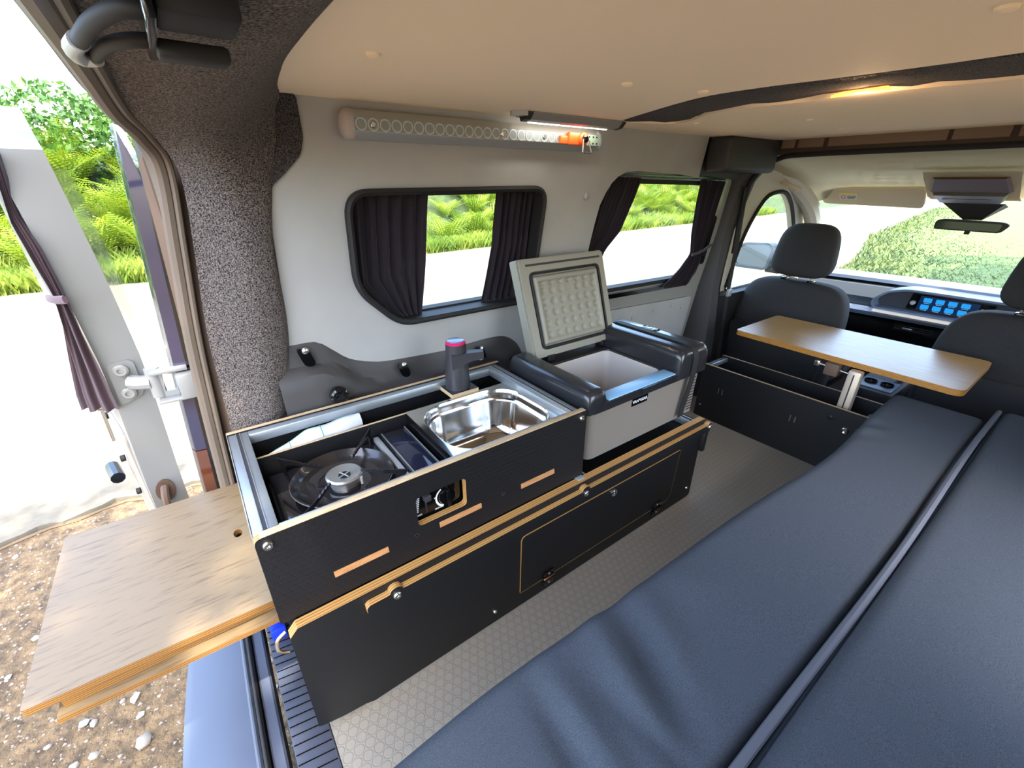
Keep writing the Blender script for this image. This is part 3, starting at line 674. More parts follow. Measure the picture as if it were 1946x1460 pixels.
def wr1(x, y):
    z = .004 * sin(3 * x + 4 * y) * .6
    z += -.017 * g(x, y, .41, .215, .028, .10, -.35) + .015 * g(x, y, .362, .22, .026, .11, -.30) + .010 * g(x, y, .46, .23, .03, .10, -.5)
    z += .008 * g(x, y, .27, .20, .018, .09, -.1) - .010 * g(x, y, .235, .20, .016, .08, -.1) - .010 * g(x, y, .33, .14, .012, .08, .1)
    z += .005 * g(x, y, .58, .26, .05, .05)
    for k in range(5): z += .0022 * sin(60 * (x + y * .5)) * g(x, y, 1.45 + .02 * k, .28, .06, .04)
    return z
cushion('bed_cushion', -.07, 1.845, .065, .31, .262, .350, 'flat navy seat cushion of the bed beside the aisle', wr1, 150, 34,
        lambda x: (.064 + .004 * sin(5 * x), .312 + .008 * sin(2.1 * x + 1.0) - .022 * math.exp(-((x - 1.25) / .28) ** 2) + .010 * math.exp(-((x - .2) / .18) ** 2)))
def wr2(x, y): return .006 * sin(2.6 * x + 1) + .004 * sin(9 * y + 3 * x)
c2 = cushion('bed_cushion.001', -.07, 1.93, -.285, .058, .262, .366, 'thicker navy bed cushion against the right wall', wr2, 110, 30)
obj('piping', tube(nb(), [(x, .0600 + .003 * sin(5 * x), .3540 + wr2(x, .055) * .2) for x in [-.06 + 1.97 * i / 60 for i in range(61)]], .0068, 8), M['piping'], c2)

# ================================================================== base cabinet
yk = .614
bc = thing('base_cabinet', 'low black base cabinet with plywood edges under the kitchen box and cool box', 'cabinet', (.6, .8, 0))
fp = [(-.020, .030), (-.020, .292), (-.006, .307), (1.219, .307), (1.219, .006), (1.205, .0), (.089, .0), (.070, .008), (.030, .014), (.0, .022), (-.012, .026)]
dr = rpoly([(.474, .046), (.477, .231), (1.108, .231), (1.094, .046)], [.004, .014, .004, .02], 4)
obj('front_panel', panel(nb(), fp, [inset(dr, -.0032)], yk, yk + .020, XZ, edge_mi=1), [M['black'], M['plyE']], bc)
dd = obj('door', panel(nb(), dr, [], yk - .001, yk + .017, XZ, edge_mi=1), [M['black'], M['plyE']], bc)
obj('inner_backing', B(.46, 1.12, yk + .0205, yk + .026, .03, .245), M['plyE'], bc)
b = nb(); lathe(b, [(.011, 0), (.011, -.004), (.008, -.006), (.008, -.003), (.005, -.003), (.004, -.007)], (.799, yk - .001, .213), 20, 'y'); obj('push_lock', b, M['screw'], dd)
for x in (.566, 1.022):
    h = obj('hinge', tube(box(box(box(nb(), x - .012, x + .012, yk - .007, yk + .004, .034, .056, .002), x - .018, x + .018, yk - .006, yk - .001, .051, .068, .002), x - .018, x + .018, yk - .006, yk - .0005, .020, .037, .002), [(x - .019, yk - .006, .044), (x + .019, yk - .006, .044)], .0055, 8), M['gloss'], bc)
    for z in (.060, .029): b = nb(); screw(b, (x, yk - .006, z), .0035, 'y', -1, .002); obj('screw', b, M['screw'], h)
for x, z in ((.396, .039), (1.190, .046)): b = nb(); screw(b, (x, yk, z), .0055); obj('bolt', b, M['screw'], bc)
# lip strip standing proud, with round notches behind the bolts
pts = [(.107, .270), (.107, .283), (.113, .288)]
for cx in (.165, .673):
    pts += [(cx - .020, .288)] + [(cx + .013 * cos(a), .289 + .010 * sin(a)) for a in [pi - pi * k / 8 for k in range(9)]] + [(cx + .020, .288)]
pts += [(1.222, .288), (1.228, .294), (1.238, .294), (1.238, .262), (.125, .262), (.110, .250)]
obj('lip_strip', panel(nb(), pts, [], yk - .014, yk - .0005, XZ, edge_mi=1), [M['black'], M['plyE']], bc)
obj('end_block', B(1.2195, 1.238, yk - .012, yk + .02, .185, .2615, .003), M['black'], bc)
for x in (.165, .673, 1.230): b = nb(); screw(b, (x, yk - .014, .279), .0085); obj('bolt', b, M['screw'], bc)
obj('rear_panel', B(-.015, 1.21, 1.008, 1.020, 0, .296), M['black'], bc)
obj('end_panel', B(-.016, -.004, .634, 1.008, .035, .285), M['black'], bc)
obj('end_panel', B(1.198, 1.210, .634, 1.008, 0, .296), M['black'], bc)
obj('deck', B(-.004, 1.198, .634, 1.008, .262, .274), M['black'], bc)
for x0 in (.690, 1.178):
    r = obj('rail', B(x0, x0 + .020, .636, 1.006, .276, .300, .0015), M['alu'], bc); obj('slot', B(x0 + .007, x0 + .012, .640, 1.002, .2995, .3010), M['gloss'], r)
obj('rail', B(.712, 1.176, .988, 1.006, .276, .300, .0015), M['alu'], bc)
obj('hinge_clip', B(.664, .688, .622, .636, .3072, .3092, .001), M['alumat'], bc)

# ================================================================== kitchen box
kb = thing('kitchen_box', 'black plywood kitchen box holding the stove and sink', 'kitchen unit', (.33, .8, .307))
op = rpoly([(.237, .383), (.347, .383), (.347, .452), (.237, .452)], .010, 4)
strips = [(.072, .173), (.282, .383), (.491, .592)]
obj('front_panel', panel(nb(), rpoly([(-.027, .309), (.690, .309), (.690, .500), (-.027, .500)], [.002, .002, .006, .012], 4), [op], .636, .651, XZ, edge_mi=1), [M['blackhex'], M['plyE']], kb)
obj('top_edge', B(-.018, .686, .6362, .6508, .4985, .5015, .001), M['plypale'], kb)
for a, b_ in strips: obj('slot', panel(nb(), [(a, .356), (b_, .356), (b_ - .001, .370), (a - .001, .370)], [], .6352, .640, XZ), M['orangewood'], kb)
for x, z in ((.231, .364), (.441, .366)): b = nb(); lathe(b, [(.0045, 0), (.0045, -.001), (.003, -.001), (.003, .001)], (x, .636, z), 12, 'y'); obj('bolt', b, M['plastic'], kb)
for x in (-.010, .673): b = nb(); screw(b, (x, .636, .483), .0085, d=.006); obj('bolt', b, M['screw'], kb)
obj('rear_panel', panel(nb(), [(-.027, .309), (.690, .309), (.690, .501), (-.027, .501)], [], 1.012, 1.024, XZ, edge_mi=1), [M['black'], M['plypale']], kb)
obj('end_panel', B(.676, .690, .651, 1.012, .309, .476), M['black'], kb)
obj('end_panel', B(-.027, -.014, .651, 1.012, .342, .476), M['alumat'], kb)
obj('base_panel', B(-.014, .676, .651, 1.012, .342, .350), M['black'], kb)
obj('divider', panel(nb(), [(.008, .351), (.655, .351), (.655, .470), (.008, .470)], [], .928, .935, XZ, edge_mi=1), [M['black'], M['plypale']], kb)
def rail(x0, x1, y0, y1, long='y'):
    r = obj('rail', B(x0, x1, y0, y1, .476, .499, .0015), M['alu'], kb)
    if long == 'y':
        c = (x0 + x1) / 2
        obj('slot', B(c - .003, c + .003, y0 + .002, y1 - .002, .4985, .4998), M['plastic'], r)
        obj('slot_edge', B(c + .003, c + .0045, y0 + .002, y1 - .002, .4985, .5008), M['alu'], r); obj('slot_edge', B(c - .0045, c - .003, y0 + .002, y1 - .002, .4985, .5008), M['alu'], r)
rail(-.026, .012, .652, 1.010); rail(.640, .675, .652, 1.010)
rail(.012, .640, .990, 1.010, 'x'); rail(.012, .640, .652, .658, 'x')
obj('sunlit_edge', B(-.028, -.0262, .655, 1.024, .40, .501, .0005), M['white'], kb)  # thin white sheet painted in for sunlight on the box edge

# stove
st = thing('camping_stove', 'black enamel single burner gas stove sunk in the kitchen box', 'stove', (.18, .79, .35))
b = nb(); box(b, .018, .340, .664, .922, .352, .425, .008, 3); obj('body', b, mat('enamel', (30, 28, 31), .10, coat=.6), st)
EN = st.children[0].data.materials[0]
b = nb(); box(b, .024, .250, .676, .916, .4245, .4285, .003); obj('top_plate', b, EN, st)
b = nb(); box(b, .254, .268, .668, .918, .425, .440, .004); obj('ridge', b, M['alumat'], st)
cv = obj('cartridge_cover', box(nb(), .270, .338, .668, .918, .425, .443, .005), EN, st)
obj('cover_inset', B(.280, .330, .680, .880, .4428, .4442, .001), mat('smoky', (30, 32, 48), .08), cv)
for x in (.275, .334): obj('cover_rib', B(x - .0015, x + .0015, .67, .915, .443, .4455, .0008), M['alu'], cv)
obj('rim_highlight', tube(nb(), [(.150 + .101 * cos(a), .802 + .101 * sin(a), .4457) for a in [2 * pi * k / 48 for k in range(48)]], .0012, 6, True), M['alumat'], st)  # pale ring added as the highlight along the pan edge
obj('drip_pan', lathe(nb(), [(.052, .4288), (.056, .4310), (.078, .4315), (.084, .4335), (.090, .4400), (.099, .4475), (.1015, .4470), (.094, .438), (.062, .4275)], (.150, .802, 0), 48, caps=False), mat('pan_enamel', (34, 31, 30), .22, coat=.3), st)
b = nb(); lathe(b, [(.030, .428), (.030, .437), (.036, .440), (.037, .449), (.033, .452), (.018, .447), (.006, .445)], (.152, .800, 0), 36); obj('burner', b, mat('burner_alu', (186, 186, 180), .3, .85), st)
b = nb(); lathe(b, [(.012, .4462), (.012, .4472), (.002, .4472)], (.152, .800, 0), 16); bn = obj('burner_slot', b, M['gloss'], st)
for k in range(4):
    a = k * pi / 2 + .4; obj('burner_vane', tube(nb(), [(.152, .800, .4476), (.152 + .013 * cos(a), .800 + .013 * sin(a), .4476)], .0016, 6), M['alu'], st)
obj('igniter', tube(nb(), [(.178, .772, .43), (.178, .772, .447)], .0028, 8), M['liner'], st)
for (ox, oy_), (ix, iy) in (((.050, .914), (.119, .838)), ((.251, .922), (.181, .837)), ((.256, .716), (.182, .781)), ((.054, .700), (.118, .772))):
    dv = Vector((ix - ox, iy - oy_)); L = dv.length; dv.normalize()
    pf = [(.004, .4285), (.012, .4285), (.013, .446), (.030, .4535), (L, .4545), (L, .458)] + [(L - .006 * (k + .5), .4625 - .003 * (k % 2)) for k in range(9)] + [(.02, .464), (-.004, .466), (.004, .452)]
    b = nb(); panel(b, pf, [], -.0017, .0017, lambda u, v, w: (ox + dv.x * u - dv.y * w, oy_ + dv.y * u + dv.x * w, v)); obj('pan_support', b, M['cast'], st)
# control panel seen through the cut-out
cp = obj('control_panel', B(.239, .345, .655, .665, .380, .453, .003), M['gloss'], st)
obj('gas_knob', lathe(box(nb(), .3065, .3135, .640, .656, .394, .434, .002), [(.019, .656), (.0185, .650), (.017, .647)], (.310, 0, .414), 28, 'y'), M['gloss'], cp)
def arc(r, a0, a1, w, n=14): 
    P0 = [(.310 + r * cos(radians(a0 + (a1 - a0) * k / n)), .414 + r * sin(radians(a0 + (a1 - a0) * k / n))) for k in range(n + 1)]
    P1 = [(.310 + (r + w * (1 - .6 * k / n)) * cos(radians(a0 + (a1 - a0) * k / n)), .414 + (r + w * (1 - .6 * k / n)) * sin(radians(a0 + (a1 - a0) * k / n))) for k in range(n + 1)]
    return P0 + P1[::-1]
obj('dial_scale', panel(nb(), arc(.0215, 250, 120, .005), [], .6535, .6545, XZ), M['ink'], cp)
MX = lambda x, z, y=.6542: frame3((x, y, z), (1, 0, 0), (0, 0, 1))
text('dial_print', '+OFF', .006, MX(.318, .441), M['ink'], cp); text('dial_print', 'IGNITION', .0042, MX(.292, .390), M['ink'], cp); text('dial_print', 'HI', .005, MX(.285, .418), M['ink'], cp)
text('lever_print', 'UNLOCK', .0044, MX(.2475, .439), M['ink'], cp); text('lever_print', 'LOCK', .0048, MX(.2475, .3925), M['ink'], cp)
for k in range(8): obj('scale_mark', B(.2435, .2435 + .008 - k * .0007, .6538, .6546, .4325 - k * .0045, .4347 - k * .0045), M['ink'], cp)
obj('lever_slot', B(.262, .266, .6535, .6546, .392, .440), M['rubber'], cp)
obj('lever', B(.257, .272, .640, .655, .427, .442, .003), M['tap'], cp)

# sink
sk_ = thing('sink', 'stainless steel sink basin at the right of the kitchen box', 'sink', (.5, .79, .47))
cx, cy = .500, .790
lv = [(.312, .268, .004, .474), (.312, .268, .004, .477), (.290, .246, .084, .4785), (.284, .240, .082, .4785), (.280, .236, .080, .475), (.276, .232, .078, .466), (.274, .230, .077, .455), (.262, .218, .072, .452), (.258, .214, .070, .447), (.242, .198, .062, .384), (.232, .188, .058, .370), (.214, .170, .050, .361), (.18, .14, .045, .3595), (.04, .03, .01, .358)]
b = nb(); loft(b, [[(x, y, z) for x, y in rrect(cx, cy, w, h, r, 8)] for w, h, r, z in lv], True, False, True); o = obj('basin', b, M['steel'], sk_)
obj('drain', lathe(nb(), [(.024, .358), (.024, .3605), (.020, .3605), (.018, .359), (.006, .359)], (.470, .790, 0), 24), M['gloss'], sk_)
obj('side_panel', panel(nb(), [(.664, .351), (.922, .351), (.922, .473), (.664, .473)], [], .343, .346, YZ), M['gloss'], sk_)
# tap block and tap
tbk = obj('tap_stand', panel(nb(), [(.478, .923), (.560, .923), (.560, 1.004), (.478, 1.004)], [], .4745, .486, XY, edge_mi=1), [M['boxblack'], M['plypale']]); tag(tbk, 'small square plywood stand under the grey tap', 'stand')
tbk.data.materials[1] = M['plypale']
tp = thing('water_tap', 'dark grey electric water tap with a red ring on a square stand', 'tap', (.518, .963, .486))
b = nb(); lathe(b, [(.0335, .486), (.0335, .492), (.0325, .54), (.0285, .567), (.0275, .60), (.0272, .612)], (.518, .963, 0), 36); obj('body', b, M['tap'], tp, 60)
obj('button_ring', lathe(nb(), [(.0262, .612), (.0268, .617), (.0245, .619)], (.518, .963, 0), 36), M['red'], tp)
obj('button', lathe(nb(), [(.0225, .618), (.0225, .621), (.020, .622)], (.518, .963, 0), 36), mat('tap_button', (120, 126, 150), .25, .3), tp)
b = nb(); sec = []
for s in range(9):
    t = s / 8; X_ = .500 + .078 * t; Y_ = .957 - .034 * t; w = .042 * (1 - .4 * t); zt = .590 + .001 * t; zb = .548 + .022 * min(1, t * 1.5)
    dx, dy = .917, -.40
    sec.append([(X_ + (-dy) * q * w * .5 * 2, Y_ + dx * q * w * .5 * 2, z) for q, z in ((-.5, zb), (-.5, zt - .003), (-.4, zt), (.4, zt), (.5, zt - .003), (.5, zb))])
loft(b, sec, True, True, True); obj('spout', b, M['tap'], tp)
obj('nozzle', lathe(nb(), [(.006, .566), (.006, .580)], (.571, .926, 0), 14), M['liner'], tp)
# towel
bm = nb(); rings = []
for i in range(30):
    s = i / 29; x = .020 + .225 * s; r = .004 + .022 * min(1, s * 2.2) * (1 - .25 * max(0, s - .8) * 5 * .6); cyy = .957 + .012 * s; r *= 1 + .07 * sin(s * 17)
    rings.append([(x, cyy + min(1.0, .9) * r * .95 * cos(a) * 1.0, .447 + .018 * s + r * (1.0 + .08 * sin(3 * a + s * 9)) * sin(a)) for a in [2 * pi * k / 18 for k in range(18)]])
loft(bm, rings, True, True, True)
tw = obj('towel', bm, M['towel'], None, 60); tag(tw, 'rolled white towel with green stitching behind the stove', 'towel')
for s in (.3, .62):
    i = int(s * 29); obj('stitching', tube(nb(), [Vector((p[0], p[1], p[2])) + Vector((0, (p[1] - .962) * .03, .0006)) for p in rings[i][1:9]], .0011, 5), M['green'], tw)
obj('stitching', tube(nb(), [Vector(rings[i][4]) + Vector((0, 0, .0004)) for i in range(4, 28)], .0009, 5), M['green'], tw)
# pull-out boards
pb = obj('pull_out_board', panel(nb(), rpoly([(-.347, .688), (-.0285, .676), (-.0285, 1.092), (-.350, 1.096)], [.006, .001, .001, .006], 3), [[(-.058 + .008 * cos(a), .898 + .013 * sin(a)) for a in [2 * pi * k / 20 for k in range(20)]]], .317, .330, XY, edge_mi=1), [M['board'], M['plyEz']]); tag(pb, 'pale wooden board pulled out to the rear of the kitchen box', 'board')
rb = obj('runner_board', panel(nb(), [(-.318, .676), (-.0285, .664), (-.0285, 1.05), (-.318, 1.05)], [], .288, .298, XY, edge_mi=1), [M['board'], M['plyEz']]); tag(rb, 'thin wooden runner board directly under the pull-out board', 'board')
obj('spacer', B(-.310, -.0285, .690, .715, .298, .317), M['plyEz'], rb); obj('spacer', B(-.310, -.0285, 1.0, 1.03, .298, .317), M['plyEz'], rb)
bt = obj('blue_tag', B(-.062, -.030, .885, .93, -.006, .030, .004), M['blue']); tag(bt, 'small bright blue strap end on the sill under the board', 'strap')
bm = nb(); tube(bm, smooth_path([(-.024, .640, .285), (-.040, .638, .275), (-.042, .638, .250), (-.028, .640, .235)], 4), .003, 8); tag(obj('wire_loop', bm, M['screw']), 'small steel wire loop at the lower rear corner of the kitchen box', 'clip')

# ================================================================== cool box
cb = thing('cool_box', 'grey and black portable cool box standing open on the base cabinet', 'cool box', (.94, .8, .307))
def rr3(x0, x1, y0, y1, r, z, n=5): return [(x, y, z) for x, y in rrect((x0 + x1) / 2, (y0 + y1) / 2, x1 - x0, y1 - y0, r, n)]
zb = .303
b = nb(); loft(b, [rr3(.745, 1.178, .680, .945, .03, zb), rr3(.730, 1.186, .664, .955, .028, zb + .012), rr3(.722, 1.188, .656, .960, .028, .40), rr3(.715, 1.190, .650, .965, .028, .472), rr3(.735, 1.17, .665, .945, .02, .474)], True, True, False)
obj('body', b, M['boxgrey'], cb)
# black collar with cavity
b = nb(); cav = (.790, 1.050, .688, .905)
loft(b, [rr3(.704, 1.196, .643, .970, .030, .470), rr3(.700, 1.197, .640, .972, .030, .492), rr3(.706, 1.193, .646, .966, .028, .4975), rr3(cav[0] - .006, cav[1] + .006, cav[2] - .006, cav[3] + .006, .022, .4975), rr3(*cav, .020, .492), rr3(cav[0] + .002, cav[1] - .002, cav[2] + .002, cav[3] - .002, .020, .474)], True)
obj('collar', b, M['boxblack'], cb)
b = nb(); loft(b, [rr3(*cav, .020, .4935), rr3(cav[0] + .004, cav[1] - .004, cav[2] + .004, cav[3] - .004, .02, .490), rr3(cav[0] + .014, cav[1] - .014, cav[2] + .014, cav[3] - .014, .02, .33), rr3(cav[0] + .02, cav[1] - .02, cav[2] + .02, cav[3] - .02, .02, .325)], True, False, True)
obj('liner', b, M['liner'], cb)
obj('sticker', panel(nb(), rrect(.985, .745, .07, .035, .006), [], .3258, .3264, XY), M['orangewood'], cb)
# left bolster and right machine housing (rounded)
b = nb(); rings = []
def sect(x0, x1, zt, y, r, z0=.478):
    o_ = [(x0, z0)]
    for k in range(6): a = pi - k * pi / 10; o_.append((x0 + r + r * cos(a), zt - r + r * sin(a)))
    for k in range(6): a = pi / 2 - k * pi / 10; o_.append((x1 - r + r * cos(a), zt - r + r * sin(a)))
    o_.append((x1, z0)); return [(x, y, z) for x, z in o_]
def bolster(x0, x1, zt, y0, y1, r):
    rs = []
    for k in range(7): t = k / 6; e = .022 * (1 - sin(t * pi / 2)); rs.append(sect(x0 + e * .3, x1 - e * .3, zt - e, y0 + .022 * (1 - cos(t * pi / 2)), r))
    for k in range(7): t = 1 - k / 6; e = .022 * (1 - sin(t * pi / 2)); rs.append(sect(x0 + e * .3, x1 - e * .3, zt - e, y1 - .022 * (1 - cos(t * pi / 2)), r))
    return loft(nb(), rs, True, True, True)
obj('left_bolster', bolster(.694, .762, .538, .636, .970, .020), M['boxblack'], cb, 50)
mh = obj('machine_housing', bolster(1.062, 1.202, .565, .636, .975, .026), M['boxblack'], cb, 50)
obj('housing_lower', B(1.06, 1.196, .650, .965, .47, .49, .004), M['boxblack'], cb)
# carrying strap running over the housing and down the front
b = nb(); tube(b, [(1.128, .6315, .33), (1.128, .630, .45), (1.128, .6305, .535), (1.128, .640, .560), (1.128, .665, .5685), (1.128, .80, .5690), (1.128, .95, .5685)], .013, 6, sq=1); 
for v in b.verts: pass
b.free(); b = nb()
sp2 = [(.6485, .33), (.640, .40), (.6325, .46), (.6305, .50), (.6312, .535), (.638, .556), (.652, .5675), (.68, .570), (.80, .570), (.93, .570), (.965, .562), (.979, .545)]
loft(b, [[(1.116, y, z), (1.140, y, z), (1.140, y + (.003 if z < .55 else 0), z - (.004 if z >= .55 else 0)), (1.116, y + (.003 if z < .55 else 0), z - (.004 if z >= .55 else 0))] for y, z in sp2], True, True, True)
obj('strap', b, M['rubber'], cb)
obj('side_grille', panel(nb(), rpoly([(1.147, .335), (1.178, .335), (1.183, .47), (1.150, .47)], .003), [], .6495, .651, XZ), M['boxgrey'], cb)
for k in range(12): obj('grille_slot', B(1.151, 1.178, .6485, .6500, .345 + k * .0098, .349 + k * .0098), M['plastic'], cb)
obj('port_panel', B(1.146, 1.178, .80, .86, .5645, .5675, .001), M['gloss'], cb)
for y in (.812, .826, .845): obj('port', B(1.150, 1.172, y - .004, y + .004, .5673, .5685, .0005), M['alumat'], cb)
# front latch lip and recess
obj('front_lip', B(.772, 1.050, .640, .682, .4972, .5005, .001), mat('sky_tint_lip', (140, 190, 228), .3), cb)  # light blue of the lip is a painted sky reflection
obj('latch_recess', panel(nb(), rpoly([(.905, .478), (1.020, .478), (1.012, .497), (.895, .497)], .004), [], .634, .6405, XZ), M['boxblack'], cb)
lb = obj('label_plate', panel(nb(), rpoly([(.880, .441), (.946, .441), (.946, .466), (.880, .466)], .002), [], .6490, .651, lambda u, v, w: (u, w + (.472 - v) * .06, v)), M['gloss'], cb)
text('label_text', 'VAN*GEAR', .0125, frame3((.913, .6498, .4535), (1, 0, 0), (0, .06, 1)), M['ink'], cb, .0006)
# lid, leaning back
hz = Vector((0, .27, .963)).normalized(); hy = Vector((0, .963, -.27)).normalized()
lo = Vector((.762, .925, .518))
LF = lambda u, v, w: tuple(lo + Vector((u + .012 * 0 - v * .05, 0, 0)) + hz * v + hy * w)
lw, lh = .345, .292
ld = obj('lid', panel(nb(), rpoly([(0, 0), (lw, 0), (lw, lh), (0, lh)], .008), [], .004, .036, LF), M['lidgrey'], cb)
obj('lid_rim', panel(nb(), rpoly([(.004, .004), (lw - .004, .004), (lw - .004, lh - .004), (.004, lh - .004)], .008), [rpoly([(.030, .022), (lw - .026, .022), (lw - .026, lh - .038), (.030, lh - .038)], .02)], -.004, .004, LF), M['lidgrey'], ld)
gk = rpoly([(.030, .022), (lw - .026, .022), (lw - .026, lh - .038), (.030, lh - .038)], .022)
obj('gasket', tube(nb(), [LF(a, b_, -.004) for a, b_ in inset(gk, .006)], .0042, 6, True), M['rubber'], ld)
u0, u1, v0, v1 = .044, lw - .040, .036, lh - .052
nu, nv = 84, 70; b = nb(); grid = []
for j in range(nv + 1):
    row = []
    for i in range(nu + 1):
        u = u0 + (u1 - u0) * i / nu; v = v0 + (v1 - v0) * j / nv; e = min(u - u0, u1 - u, v - v0, v1 - v)
        h = -.010 * min(1, e / .004)
        if e > .014: h += .005 * min(1, (e - .014) / .004)
        if e > .018:
            for r in range(6):
                vc = v0 + .028 + r * .0325
                for c in range(7):
                    uc = u0 + .028 + c * .0345; rad = .0112 - .0006 * abs(r - 3)
                    if r == 4 and c == 3: rad = .017
                    if r == 5: vc = v1 - .022
                    dd_ = (u - uc) ** 2 + (v - vc) ** 2
                    if dd_ < rad * rad: h += (.0045 if not (r == 4 and c == 3) else .0012) * min(1, 1.6 * (1 - dd_ / rad / rad))
        row.append(b.verts.new(LF(u, v, h)))
    grid.append(row)
for j in range(nv):
    for i in range(nu): b.faces.new((grid[j][i], grid[j][i + 1], grid[j + 1][i + 1], grid[j + 1][i]))
obj('insulated_liner', b, M['lidgrey'], ld, 50)
obj('lid_groove', panel(nb(), [(.025, lh - .022), (lw - .02, lh - .022), (lw - .02, lh - .016), (.025, lh - .016)], [], -.0052, -.003, LF), M['plastic'], ld)
for u in (.05, lw - .06): obj('lid_hinge', B(lo.x + u, lo.x + u + .03, .925, .955, .500, .528, .003), M['boxblack'], cb)

# ================================================================== logistic track under the ceiling
tr = thing('lashing_track', 'aluminium lashing rail with round holes high on the left panel', 'rail', (.7, 1.02, 1.1))
def TR(u, v, w): return (u, ywall(1.105) + w + .0 * v, 1.105 + v)
b = nb(); rings = []
pf = [(0, -.026), (-.020, -.026), (-.034, -.016), (-.038, -.012), (-.038, .012), (-.034, .016), (-.020, .028), (0, .028)]
loft(b, [[(x, ywall(1.105) + w, 1.105 + z) for w, z in pf] for x in (.335, 1.045)], True, True, True); obj('profile', b, M['alumat'], tr)
ch_ = obj('channel', B(.340, .985, ywall(1.105) - .040, ywall(1.105) - .0375, 1.094, 1.117), mat('channel_grey', (132, 140, 138), .5, .3), tr)
for k in range(25):
    x = .352 + k * .0254
    if x > .90: break
    obj('hole', lathe(nb(), [(.0119, 0), (.0119, -.0014), (.0094, -.0014), (.0090, -.0004)], (x, ywall(1.105) - .0395, 1.1055), 18, 'y'), M['alumat'], tr)
for x in (.377, .70, .835): b = nb(); screw(b, (x, ywall(1.105) - .040, 1.1055), .0055, 'y', -1, .003); obj('screw', b, M['screw'], tr)
b = nb(); pillow(b, .334, ywall(1.105) - .018, 1.106, .020, .021, .029, .9, 12); obj('end_cap', b, mat('cap_grey', (168, 160, 156), .5), tr, 60)
b = nb(); pillow(b, 1.047, ywall(1.105) - .018, 1.106, .016, .021, .028, .9, 12); obj('end_cap', b, M['alumat'], tr, 60)
obj('end_plate', B(.990, 1.038, ywall(1.105) - .041, ywall(1.105) - .0378, 1.092, 1.119, .001), mat('greenish_plate', (134, 150, 130), .5), tr)
for dx in (.005, .02, .034):
    for dz in (-.008, .008): b = nb(); lathe(b, [(.0022, 0), (.0022, -.0012)], (.994 + dx, ywall(1.105) - .041, 1.1055 + dz), 8, 'y'); obj('hole', b, M['gloss'], tr)
tf = thing('track_fitting', 'orange track fitting with a steel ring on the lashing rail', 'fitting', (.95, .99, 1.1))
yt = ywall(1.105) - .040
b = nb(); box(b, .912, .968, yt - .014, yt, 1.090, 1.121, .004); lathe(b, [(.016, 0), (.016, -.018), (.012, -.021)], (.962, yt, 1.1055), 20, 'y'); obj('clamp', b, M['orange'], tf)
b = nb(); lathe(b, [(.0095, 0), (.0095, -.026), (.006, -.030)], (.962, yt, 1.1055), 16, 'y'); obj('plunger', b, M['gloss'], tf)
obj('ring', tube(nb(), smooth_path([(.953, yt - .026, 1.104), (.947, yt - .032, 1.078), (.949, yt - .033, 1.072), (.974, yt - .033, 1.071), (.978, yt - .032, 1.077), (.970, yt - .026, 1.104)], 4), .0021, 8), M['screw'], tf)
obj('tail', B(.885, .914, yt - .009, yt, 1.092, 1.112, .003), M['orange'], tf)
# LED lamp under the ceiling
le = thing('strip_lamp', 'slim aluminium strip lamp lit under the ceiling edge', 'lamp', (.9, .95, 1.15))
prL = [(.932, 1.1495), (.932, 1.146), (.944, 1.134), (.962, 1.131), (.972, 1.1495)]
obj('housing', loft(nb(), [[(x, y, z) for y, z in prL] for x in (.745, 1.055)], True, True, True), mat('lamp_grey', (130, 130, 128), .45), le)
for x0, x1 in ((.728, .7445), (1.0555, 1.070)): obj('end_cap', loft(nb(), [[(x, y, z - .0006) for y, z in prL] for x in (x0, x1)], True, True, True), M['plastic'], le)
obj('mount', panel(nb(), [(.728, .932), (.695, .952), (.700, .966), (.728, .972)], [], 1.140, 1.1495, XY), M['alumat'], le)
b = nb(); tube(b, [(.756, .9665, 1.1345), (1.03, .9665, 1.1345)], .0055, 8); obj('light_tube', b, M['led'], le)
b = nb(); screw(b, (.715, .955, 1.140), .005, 'z', -1, .003); obj('screw', b, M['screw'], le)
al = bpy.data.lights.new('strip_lamp_light', 'AREA'); al.shape = 'RECTANGLE'; al.size = .27; al.size_y = .01; al.energy = .05; al.color = (1, .97, .9)
ao = bpy.data.objects.new('strip_lamp_light', al); C.objects.link(ao); ao.location = (.893, .9665, 1.127); ao.rotation_euler = (radians(15), 0, 0)
lp = thing('courtesy_lamp', 'glowing amber courtesy lamp set in the carpeted roof bow', 'lamp', (1.06, .38, 1.149))
obj('lens', panel(nb(), [(1.072, .340), (1.078, .436), (1.050, .405), (1.048, .338)], [], 1.1455, 1.1495, XY), M['lamp'], lp)
pl = bpy.data.lights.new('courtesy_lamp_light', 'POINT'); pl.energy = .12; pl.color = (1, .6, .3); pl.shadow_soft_size = .01
po = bpy.data.objects.new('courtesy_lamp_light', pl); C.objects.link(po); po.location = (1.062, .38, 1.136)
